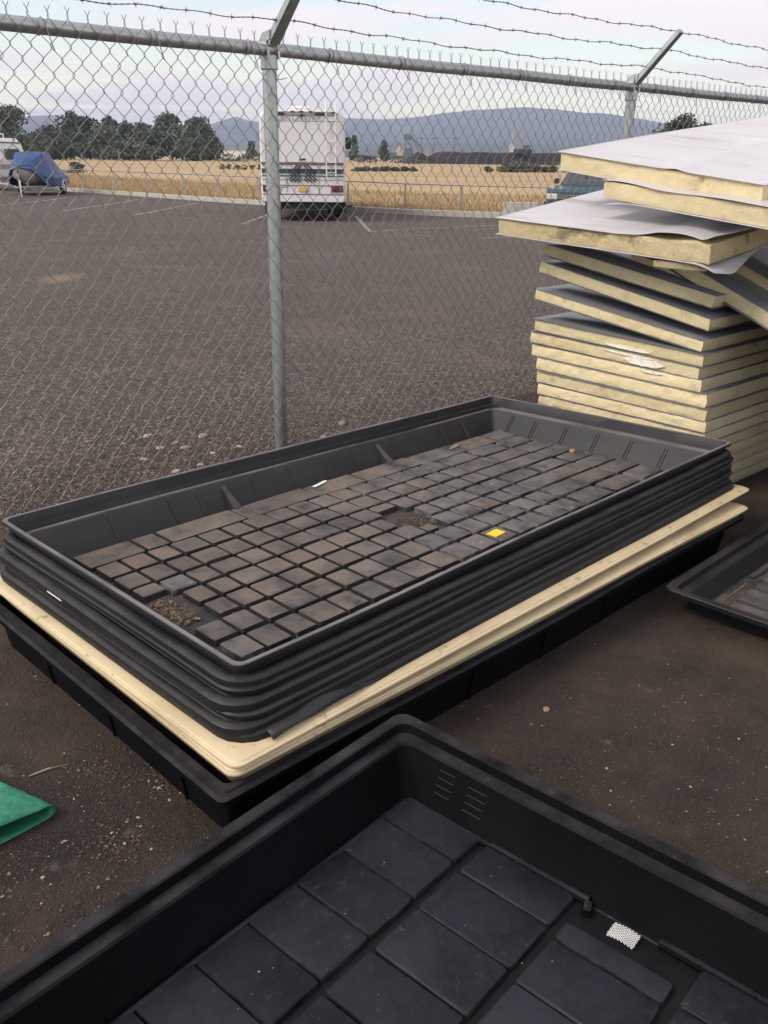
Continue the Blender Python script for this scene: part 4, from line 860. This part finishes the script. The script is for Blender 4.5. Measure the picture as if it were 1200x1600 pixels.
def scatter(name, label, mt, n, fn, s0, s1, seed, flat=.45, kind='stuff', cat=None):
    r = random.Random(seed); v, f = [], []
    for i in range(n):
        p = fn(r)
        if p is None: continue
        s = s0 + (s1 - s0) * r.random() ** 3; a = r.uniform(0, 6.28); e = r.uniform(.45, 1.0); b = len(v); ca, sa = math.cos(a), math.sin(a)
        for dx, dy, dz in ((1, 0, 0), (0, e, .1), (-.8, .1, 0), (.1, -e, -.1), (.1, .1, flat), (0, 0, -flat * .5)):
            dx += r.uniform(-.2, .2); dy += r.uniform(-.2, .2)
            v.append((p[0] + (dx * ca - dy * sa) * s, p[1] + (dx * sa + dy * ca) * s, p[2] + dz * s))
        f += [(b, b + 1, b + 4), (b + 1, b + 2, b + 4), (b + 2, b + 3, b + 4), (b + 3, b, b + 4), (b + 1, b, b + 5), (b + 2, b + 1, b + 5), (b + 3, b + 2, b + 5), (b, b + 3, b + 5)]
    me = bpy.data.meshes.new(name); me.from_pydata(v, [], f); me.materials.append(MT[mt]); me.update()
    return tag(obj(name, me), label, cat, kind=kind)
def g_hole(r): q = in_t1(.185 + r.uniform(-.035, .04), .585 + r.uniform(-.095, .085), .006 + r.uniform(0, .006)); return q
scatter('vermiculite', 'tan and brown vermiculite grains in the drain hole of the top tray', 'granule', 420, g_hole, .003, .009, 1, .7, cat='soil')
def g_hole2(r): return in_t1(1.222 + r.gauss(0, .04), .585 + r.gauss(0, .032), .006 + r.uniform(0, .003))
scatter('soil_crumbs', 'brown soil crumbs in the middle drain hole of the top tray', 'brown', 300, g_hole2, .002, .006, 2, .6, cat='soil')
def g_tray(r):
    lx = r.uniform(.16, 2.38); ly = r.uniform(.16, 1.10) if r.random() < .5 else 1.10 - abs(r.gauss(0, .10))
    if ly < .16: return None
    inblk = r.random() < .35; return in_t1(lx, ly, .0240 if inblk else .007)
scatter('soil_litter', 'fine pale soil litter strewn over the top tray floor', 'granule', 900, g_tray, .0012, .0045, 3, .6, cat='soil')

# front tray
FAR = .8562; da = Vector((math.cos(FAR), math.sin(FAR))); db = Vector((math.sin(FAR), -math.cos(FAR))); FC = Vector((.051, 1.938))
# frame: x along -da (s), y along db (t) is left-handed, so x = t direction, y = -s direction
ft, wpf = tray('near black tray with large square blocks at the bottom of the picture', (FC.x - da.x * 1.27, FC.y - da.y * 1.27, .030), math.atan2(db.y, db.x), 2.50, 1.27, .170, 'front', 'black_front', 50, amp=.002, floor_mt='groove')
def fl(s, t, z): return Vector((t, 1.27 - s, z)) + wpf(t, 1.27 - s, 0)
fcols = [(.112, .314, [.098, .196, .337, .476, .613, .748, .885, 1.02, 1.165]), (.350, .565, [.102, .212, .352, .493, .63, .768, .905, 1.04, 1.165]), (.602, .820, [.172, .232, .372, .512, .65, .79, .925, 1.06, 1.165]), (.858, 1.072, [.102, .215, .352, .492, .63, .768, .905, 1.04, 1.165]), (1.11, 1.32, [.102, .24, .38, .52, .66, .8, .94, 1.08, 1.165]), (1.36, 1.57, [.102, .24, .38, .52, .66, .8, .94, 1.08, 1.165]), (1.61, 1.82, [.102, .24, .38, .52, .66, .8, .94, 1.08, 1.165]), (1.86, 2.07, [.102, .24, .38, .52, .66, .8, .94, 1.08, 1.165]), (2.11, 2.38, [.102, .24, .38, .52, .66, .8, .94, 1.08, 1.165])]
for t0_, t1v, sb in fcols:
    for s0, s1 in zip(sb, sb[1:]):
        me = block_mesh(t1v - t0_ + .012, s1 - s0 - .007, .016, rnd.randrange(999), bev=.003, mt='front_block', slope=.002, cc=.006)
        obj('block', me, ft, fl((s0 + s1) / 2, (t0_ + t1v) / 2, .0035), (rnd.uniform(-.006, .006), rnd.uniform(-.006, .006), 0))
# raised kerb round the drain and its mesh cover
for (s0, t0_), (s1, t1v) in (((.098, .352), (.096, .60)), ((.103, .602), (.130, .612)), ((.098, .76), (.096, 1.05))):
    MB().tube([fl(s0, t0_, .014), fl(s1, t1v, .014)], .011, 8).build('moulding', 'black_front', ft)
MB().tube([fl(.10, .112, .012), fl(.60, .108, .012), fl(1.16, .108, .012)], .008, 8).build('moulding', 'black_front', ft)
MB().tube([fl(.098, .112, .012), fl(.098, .352, .012)], .008, 8).build('moulding', 'black_front', ft)
dm = thing('drain_mesh', 'small white plastic mesh over the drain of the near tray', 'mesh', tuple(ft.location + Matrix.Rotation(ft.rotation_euler.z, 3, 'Z') @ fl(.133, .698, .017)), ft.rotation_euler.z + R(2))
b = MB(); nx_, ny_ = 9, 7; sxm, sym = .058, .042
def inside(p): return abs(p[0]) <= sxm / 2 and abs(p[1]) <= sym / 2
for sg in (-1, 1):
    for i in range(-nx_ - ny_, nx_ + ny_ + 1):
        pts = []
        for q in range(61):
            t_ = (q / 60 - .5) * .12; x = t_ * .8 + i * .0072; y = sg * t_ * .6
            if inside((x, y)): pts.append((x, y, .0008 * sg + .004 * math.sin((x / sxm + .5) * 3.1)))
        if len(pts) > 2: b.tube([pts[0], pts[len(pts) // 2], pts[-1]], .00085, 4)
b.build('lattice', 'white', dm)
# moulded tick marks on the wall
for t0_, nL, ln in ((.178, 4, .045), (.262, 4, .052)):
    for i in range(nL):
        z = .118 - i * .020 - (0 if t0_ < .2 else .004); s = .063 + (.137 - z) * .025 / .121 + .0014
        MB().tube([fl(s, t0_ - i * .002, z), fl(s, t0_ + ln - i * .002, z)], .0009, 4).build('moulded_mark', 'mark', ft)
def g_ft(r): s, t = r.uniform(.1, 1.1), r.uniform(.1, 1.0); p = ft.location + Matrix.Rotation(ft.rotation_euler.z, 3, 'Z') @ fl(s, t, .0205); return tuple(p)
bpy.context.view_layer.update()
scatter('tray_litter', 'tiny pale specks of litter on the near tray floor', 'chip', 90, g_ft, .0008, .0028, 12, .5, cat='litter')

# tray at the right edge
RA = .800; ra = Vector((math.cos(RA), math.sin(RA))); rb = Vector((math.sin(RA), -math.cos(RA))); RC = Vector((.972, 2.842))
rt_, wpr = tray('black tray with ribbed floor lying at the right edge of the picture', (RC.x + rb.x * 1.2, RC.y + rb.y * 1.2, .012), math.atan2(ra.y, ra.x), 2.40, 1.20, .100, 'front', 'black', 60, amp=.004, floor_mt='tray_floor', rim_mt='black')  # darker plastic instead of the dusty one imitates shadow below the lip
def rl(s, t, z): return Vector((s, 1.20 - t, z)) + wpr(s, 1.2 - t, 0)      # s along ra, t along rb
k = 0; me_bar = [block_mesh(.046, .40, .016, 70 + q, bev=.004, mt='black_dusty', slope=.005) for q in range(3)]
for i in range(26):
    s = .225 + i * .072
    for tc in (.365, .83):
        obj('floor_bar', me_bar[k % 3], rt_, rl(s, tc, .0035), (0, 0, 0)); k += 1
MB().tube([rl(.20, .128, .0055), rl(.44, .122, .0055)], .004, 6).build('moulding', 'brown', rt_)
MB().tube([rl(.50, .115, .008), rl(.56, .125, .010), rl(.66, .122, .008), rl(.74, .112, .006)], .008, 6).build('moulding', 'black_dusty', rt_)

# ------------------------------------------------------------------ insulated panels
def frame_of(L, N, D):
    L, N, D = Vector(L), Vector(N), Vector(D); ex = (N - L); w = ex.length; ex.normalize(); ey = (D - ex * D.dot(ex)).normalized(); ez = ex.cross(ey)
    M_ = Matrix((ex, ey, ez)).transposed().to_4x4(); M_.translation = L; return M_, w
def panel(label, L, N, D, th, depth=2.4, seed=0, group=None, top_bend=None, bot_bend=None, over=.008, notch=None, ragged=.0055, core='foam', fine=True, sheet='sheet', bsheet='sheet', edge_r=.0026):
    """L: back-left top corner, N: near top corner, D: direction along the stack; root at the panel's underside"""
    M_, w = frame_of(L, N, D); r = random.Random(seed)
    t = bpy.data.objects.new('insulation_panel', None); col.objects.link(t); t.empty_display_size = .1
    t.matrix_world = M_ @ Matrix.Translation((0, 0, -th)); tag(t, label, 'panel', group)
    # core: perimeter loops at several heights, jittered
    nx_, ny_ = (56, 60) if fine else (24, 24); lv = 6 if fine else 3; cpts = []
    for i in range(nx_): cpts.append((w * i / nx_, 0, 0, -1))
    for i in range(ny_): cpts.append((w, depth * i / ny_, 1, 0))
    for i in range(nx_): cpts.append((w * (1 - i / nx_), depth, 0, 1))
    for i in range(ny_): cpts.append((0, depth * (1 - i / ny_), -1, 0))
    n = len(cpts); v, f = [], []
    for l in range(lv + 1):
        z = .0012 + (th - .0024) * l / lv
        for i, (x, y, ox, oy) in enumerate(cpts):
            j = ragged * (noise.noise(Vector((x * 28, y * 28, z * 28 + seed * 7))) + .8 * noise.noise(Vector((x * 7, y * 7, z * 9 + seed * 3)))) - ragged * .6
            j -= edge_r * abs(2 * l / lv - 1) ** 3.2
            if l in (0, lv): j -= ragged * .8 * abs(noise.noise(Vector((x * 13, y * 13, seed * 5 + l))))
            if notch:
                for nxp, nw, nd, nsl in notch:
                    if y < .01 and abs(x - nxp - nsl * (z / th - .5)) < nw: j -= nd * (1 - abs(x - nxp - nsl * (z / th - .5)) / nw)
            v.append((x + ox * j, y + oy * j, z))
    for l in range(lv):
        for i in range(n): f.append((l * n + i, l * n + (i + 1) % n, (l + 1) * n + (i + 1) % n, (l + 1) * n + i))
    f += [tuple(range(n))[::-1], tuple(range(lv * n, lv * n + n))]
    me = bpy.data.meshes.new('core'); me.from_pydata(v, [], f); me.materials.append(MT[core]); fix(me, True, 45); obj('core', me, t)
    for nm, zz, bend, sg in (('top_sheet', th - .0006, top_bend, 1), ('bottom_sheet', .0002, bot_bend, -1)):
        gx, gy = (40, 30) if bend else (14, 10); v, f = [], []
        ox0, ox1, oy0 = over + r.uniform(-.006, .006), over + r.uniform(-.006, .004), over * .6 + r.uniform(-.006, .008)
        for j in range(gy + 1):
            for i in range(gx + 1):
                x = -ox0 + (w + ox0 + ox1) * i / gx; tt = (j / gy) ** (1.7 if bend else 1); y = -oy0 + (depth + oy0 + .006) * tt
                z = zz + sg * (.0004 + .0015 * abs(noise.noise(Vector((x * 5, y * 5, seed)))))
                if bend:
                    q = bend(x, y, w, depth); x += q[0]; y += q[1]; z += q[2]
                v.append((x, y, z))
        for j in range(gy):
            for i in range(gx): b_ = j * (gx + 1) + i; f.append((b_, b_ + 1, b_ + gx + 2, b_ + gx + 1))
        me = bpy.data.meshes.new(nm); me.from_pydata(v, [], f); me.materials.append(MT[sheet if sg > 0 else bsheet]); fix(me, True)
        if me.polygons[0].normal.z * sg < 0: me.flip_normals()
        o = obj(nm, me, t); sd = o.modifiers.new('solid', 'SOLIDIFY'); sd.thickness = .0012; sd.offset = 1
    return t
U3 = Vector(FU)
def ord_(i): return ['first', 'second', 'third', 'fourth', 'fifth', 'sixth', 'seventh', 'eighth', 'ninth', 'tenth', 'eleventh', 'twelfth', 'thirteenth', 'fourteenth'][i]
PG = 'stacked insulation panels'
low = []
zb = .008
for i in range(6):
    j1, j2 = rnd.uniform(-.012, .012), rnd.uniform(-.012, .012); low.append(((.812 + j1, 4.705 + j1 * .5, zb + .0535), (1.472 + j2, 3.99 + j2 * .5, zb + .0535))); zb += .0545
low += [((.806, 4.712, .388), (1.467, 3.993, .385)), ((.799, 4.72, .456), (1.463, 3.997, .445)), ((.794, 4.725, .527), (1.457, 4.003, .512)), ((.768, 4.754, .588), (1.433, 4.03, .570)), ((.758, 4.765, .655), (1.423, 4.041, .628)), ((.774, 4.748, .722), (1.43, 4.033, .688))]
LOWP = []
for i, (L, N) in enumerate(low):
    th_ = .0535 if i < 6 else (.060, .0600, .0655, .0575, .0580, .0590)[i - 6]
    LOWP.append(panel('yellow foam panel, %s up from the ground in the square stack' % ord_(i), L, N, U3, th_, seed=100 + i, group=PG, sheet='sheet_shaded', bsheet='sheet_shaded', over=-.005 + .012 * (i == 11) + .006 * (i in (5, 7)), fine=i >= 5))
panel('slightly tilted foam panel just above the square stack', (.770, 4.752, .876), (1.424, 4.04, .748), U3, .054, seed=120, group=PG, sheet='sheet_shaded', bsheet='sheet_shaded', over=.0)
panel('tilted foam panel with a dark wedge gap beneath it, middle of the tilted three', (.781, 4.74, 1.012), (1.436, 4.026, .845), U3, .054, seed=121, group=PG, sheet='sheet_shaded', bsheet='sheet_shaded', over=.0)
panel('tilted foam panel directly below the protruding torn one', (.795, 4.725, 1.098), (1.439, 4.023, .945), U3, .054, seed=122, group=PG, sheet='sheet_shaded', bsheet='sheet_shaded', over=.0, notch=[(.78, .02, .006, .004), (.83, .02, .008, -.004)])
panel('short foam panel sloping down under the torn panel', (1.19, 4.56, 1.075), (1.495, 4.165, .985), U3, .034, depth=1.6, seed=123, group=PG, sheet='sheet_shaded', bsheet='sheet_shaded', fine=True)
panel('foam panel sliding off the stack on its right, nearest of the sloping ones', (1.335, 4.285, 1.078), (2.80, 2.583, .190), U3, .060, depth=2.0, seed=124, group=PG, sheet='sheet_shaded', bsheet='sheet_shaded')
panel('foam panel sliding off the stack on its right, farther sloping one', (1.48, 4.49, 1.155), (2.93, 2.85, .262), U3, .060, depth=1.9, seed=125, group=PG, sheet='sheet_shaded', bsheet='sheet_shaded')
# torn protruding panel C
def bendC(x, y, w, d):
    k = max(0, (x - w * .62) / (w * .38)); e = max(0, 1 - y / .45)
    lift = .052 * k ** .7 * e * (.62 + .38 * math.sin(x * 21)) if x > w * .62 else 0
    pull = .05 * k * e * (.5 + .5 * math.sin(x * 23 + 1))
    return (0, pull + (.025 * math.sin(x * 31) * k * e), lift)
def bendC2(x, y, w, d):
    k = max(0, (x - w * .93) / (w * .07)); e = max(0, 1 - abs(y - .10) / .22); return (.03 * k ** 1.5 * e, 0, -.040 * k ** 2 * e)
Dc = Vector((U3.x, U3.y, math.tan(R(8.5))))
PC = panel('torn white-faced panel sticking out to the left of the stack', (.548, 4.71, 1.222), (1.306, 3.781, 1.178), Dc, .078, depth=1.9, seed=126, group=None, core='foam_rot', top_bend=bendC, bot_bend=bendC2, notch=[(.62, .05, .02, .03), (.80, .10, .010, 0), (1.13, .05, .012, .02)], ragged=.005, over=.012)
def bendB(x, y, w, d):
    e = max(0, 1 - y / .3); return (0, .006 * math.sin(x * 15) * e, .004 * (1 + math.sin(x * 11)) * e)
def bendB2(x, y, w, d):
    e = max(0, 1 - x / .25); return (0, 0, -.03 * e * e)
panel('white-faced panel sandwiched between the torn one and the topmost one', (.995, 4.44, 1.405), (1.66, 3.43, 1.300), Vector((U3.x, U3.y, math.tan(R(7.5)))), .076, depth=2.0, seed=127, top_bend=bendB, bot_bend=bendB2, ragged=.005)
def bendA(x, y, w, d):
    return (0, 0, .007 * math.exp(-((x - w * .62 + y * .2) / .04) ** 2) + .003 * (1 + math.sin(y * 3)))
panel('topmost white-faced panel with a crack across its foam edge', (.845, 4.77, 1.527), (1.490, 3.81, 1.408), Vector((U3.x, U3.y, math.tan(R(8.4)))), .080, depth=2.2, seed=128, top_bend=bendA, notch=[(.845, .022, .020, .03), (.10, .05, .006, 0)], ragged=.005, over=.014)
# weathered chunk stuck beneath the torn panel
o = thing('foam_scrap', 'dirty crumbling foam scrap hanging under the torn panel corner', 'scrap', (1.235, 3.915, 1.072), math.atan2(-.737, .676))
b = MB(); b.prism([(-.13, -.004), (-.05, -.012), (.04, -.008), (.12, .0), (.10, .09), (-.12, .09)], 2, 0, .026); b.build('core', 'foam_grey', o)
# pale overspray patch on the stack face: part of the panels' foam, thin plaster smear
def paint_patch(t, x0, x1, z0, z1, seed, mt='paint', nm='paint_patch', y=-.0045):
    r = random.Random(seed); n = 16; top = []; bot = []
    for i in range(n + 1):
        q = i / n; e = min(1, q * 5, (1 - q) * 5); x = x0 + (x1 - x0) * q; mid = (z0 + z1) / 2
        bot.append((x, mid - (mid - z0) * e * r.uniform(.8, 1.05))); top.append((x, mid + (z1 - mid) * e * r.uniform(.8, 1.05)))
    v = [(x, y, z) for x, z in bot] + [(x, y, z) for x, z in top] + [(x, .004, z) for x, z in bot] + [(x, .004, z) for x, z in top]; m_ = n + 1
    f = [(i, i + 1, m_ + i + 1, m_ + i) for i in range(n)] + [(i, 2 * m_ + i, 2 * m_ + i + 1, i + 1) for i in range(n)] + [(m_ + i, m_ + i + 1, 3 * m_ + i + 1, 3 * m_ + i) for i in range(n)]
    me = bpy.data.meshes.new(nm); me.from_pydata(v, [], f); me.materials.append(MT[mt]); fix(me); obj(nm, me, t)
paint_patch(LOWP[11], .44, .70, .004, .018, 1); paint_patch(LOWP[10], .46, .74, .040, .050, 3); paint_patch(LOWP[10], .58, .80, .006, .042, 2); paint_patch(LOWP[9], .66, .78, .040, .050, 4)

# ------------------------------------------------------------------ small things on the ground
gt = thing('green_tarp', 'folded green tarp lying on the asphalt at the left edge', 'tarp', (-.797, 1.745, .004))
v, f = [], []; FB = Vector((-.19, .125, 0)); LD = Vector((-.69, -.72, 0)); npth, ny_ = 34, 16
for i in range(npth + 1):
    for j in range(ny_ + 1):
        t_ = j / ny_ * 1.5; rj = .019 - .009 * min(t_, 1); q = i / npth
        if q < .4: u_, z = .5 * (1 - q / .4), .003
        elif q < .6: a = (q - .4) / .2 * math.pi; u_, z = -rj * 1.3 * math.sin(a), .003 + rj * (1 - math.cos(a))
        else:
            u_ = .5 * (q - .6) / .4; z = .003 + 2 * rj + .030 * noise.noise(Vector((u_ * 13, t_ * 7, 2))) * min(1, u_ * 9) + .016 * math.sin(u_ * 14 + t_ * 4) * min(1, u_ * 6); z = max(z, .012)
        p = FB * t_ + LD * u_ + Vector((.006 * noise.noise(Vector((t_ * 6, q * 8, 1))), 0, z)); v.append(tuple(p))
for i in range(npth):
    for j in range(ny_): b_ = i * (ny_ + 1) + j; f.append((b_, b_ + 1, b_ + ny_ + 2, b_ + ny_ + 1))
me = bpy.data.meshes.new('cloth'); me.from_pydata(v, [], f); me.materials.append(MT['greentarp']); fix(me, True); o = obj('cloth', me, gt); sd = o.modifiers.new('solid', 'SOLIDIFY'); sd.thickness = .0022
SG = 'pale stones along the fence'
for i, (x, y, s) in enumerate([(-.255, 5.225, .045), (-1.03, 4.93, .045), (-1.34, 4.92, .04), (-1.09, 4.71, .035), (-1.26, 4.50, .03), (-1.05, 4.31, .035), (-1.31, 5.31, .03), (-1.16, 4.80, .028), (-.92, 4.62, .03), (-.80, 4.75, .026), (-1.22, 4.70, .03), (-.35, 4.95, .026), (-.05, 5.06, .03), (-.95, 4.42, .028), (-.62, 5.0, .025)]):
    lb = {0: 'tan stone lying right of the fence post foot', 1: 'largest pale flat stone left of the fence post', 2: 'flat pale stone farthest left behind the fence'}.get(i, 'small pale stone in the gravel behind the fence')
    rock('stone', lb, 'stone', (x, y, .0), (s * .85, s * .6, s * .32), 'stone', 11 + i, SG)
rock('terracotta_chip', 'reddish stone chip on the open asphalt right of the stack', 'stone', (.478, 2.235, .004), (.014, .010, .006), 'orange', 44)
o = thing('twig', 'thin dry twig on the asphalt above the green tarp', 'twig', (-.86, 1.93, .009), R(32)); MB().tube([(-.05, 0, 0), (0, .003, .002), (.05, -.002, 0)], [.0018, .0025, .0015], 5).build('stick', 'chip', o)
def on_pad(r):
    x, y = r.uniform(-1.6, 2.2), r.uniform(.9, 3.9)
    return (x, y, .006)
def pad_left(r):
    cx, cy, sg = r.choice([(-.75, 1.75, .26), (-.98, 2.42, .09), (-.62, 1.66, .05), (-.55, 1.88, .05), (-.72, 1.93, .06), (-.60, 1.42, .15), (-.86, 1.55, .05)])
    return (r.gauss(cx, sg), r.gauss(cy, sg), .0065)
def pad_right(r):
    x, y = r.gauss(.75, .32), r.gauss(1.95, .35); return (x, y, .0065)
scatter('pad_chips', 'pale wood chips and grit strewn on the asphalt', 'chip', 500, on_pad, .0012, .0055, 21, .35, cat='litter')
scatter('pad_chips', 'pale chips scattered right of the near tray', 'chip', 260, pad_right, .0012, .0055, 22, .35, cat='litter')
scatter('bark_litter', 'reddish bark crumbs on the asphalt left of the stack', 'redchip', 1900, pad_left, .0015, .008, 23, .4, cat='litter')
scatter('pad_chips', 'pale chips scattered left of the stack', 'chip', 420, pad_left, .0012, .007, 24, .35, cat='litter')
def verge(r):
    t = r.uniform(-2.2, 5.4) if r.random() < .55 else r.gauss(-.75, .5); d = -.15 + abs(r.gauss(0, .5)); p = FP + FU * t + FN * d; return (p.x, p.y, gz(p.y) + .006)
scatter('gravel_verge', 'mixed gravel and grit along the foot of the fence', 'pebble', 15000, verge, .003, .017, 25, .6, cat='gravel')
def lotg(r):
    t = r.uniform(-4, 7); d = 6.5 * r.random() ** 1.2; p = FP + FU * t + FN * d; return (p.x, p.y, gz(p.y) + .006)
scatter('lot_grit', 'loose grit scattered over the asphalt lot', 'pebble', 42000, lotg, .0035, .013, 26, .6, cat='gravel')
def sand(r):
    x, y = r.gauss(-4.4, .13), r.gauss(12.5, .30); return (x, y, gz(y) + .006)
scatter('sand_spill', 'tan sandy spill on the asphalt lot left of the post', 'sandgrain', 5000, sand, .004, .011, 29, .35, cat='sand')
def leaf_litter(r):
    t = r.gauss(-.9, .55); d = abs(r.gauss(.1, .22)); p = FP + FU * t + FN * d; return (p.x, p.y, gz(p.y) + .008)
scatter('verge_litter', 'reddish leaf and bark litter at the fence foot', 'redchip', 2200, leaf_litter, .003, .013, 27, .3, cat='litter')

# ------------------------------------------------------------------ air
hz = bpy.data.materials.new('haze'); hz.use_nodes = True; hn = hz.node_tree.nodes; hn.clear()
ho = hn.new('ShaderNodeOutputMaterial'); pv = hn.new('ShaderNodeVolumePrincipled')
pv.inputs['Color'].default_value = (.66, .77, 1.0, 1); pv.inputs['Density'].default_value = 1.85e-4; pv.inputs['Anisotropy'].default_value = 0.0
hz.node_tree.links.new(pv.outputs[0], ho.inputs['Volume'])
me = bpy.data.meshes.new('haze'); b = MB().box((0, 0, 0), (16000, 12000, 324)); me.from_pydata(b.v, [], b.f); me.materials.append(hz); fix(me)
tag(obj('haze', me, None, (0, 2500, 158)), kind='stuff')
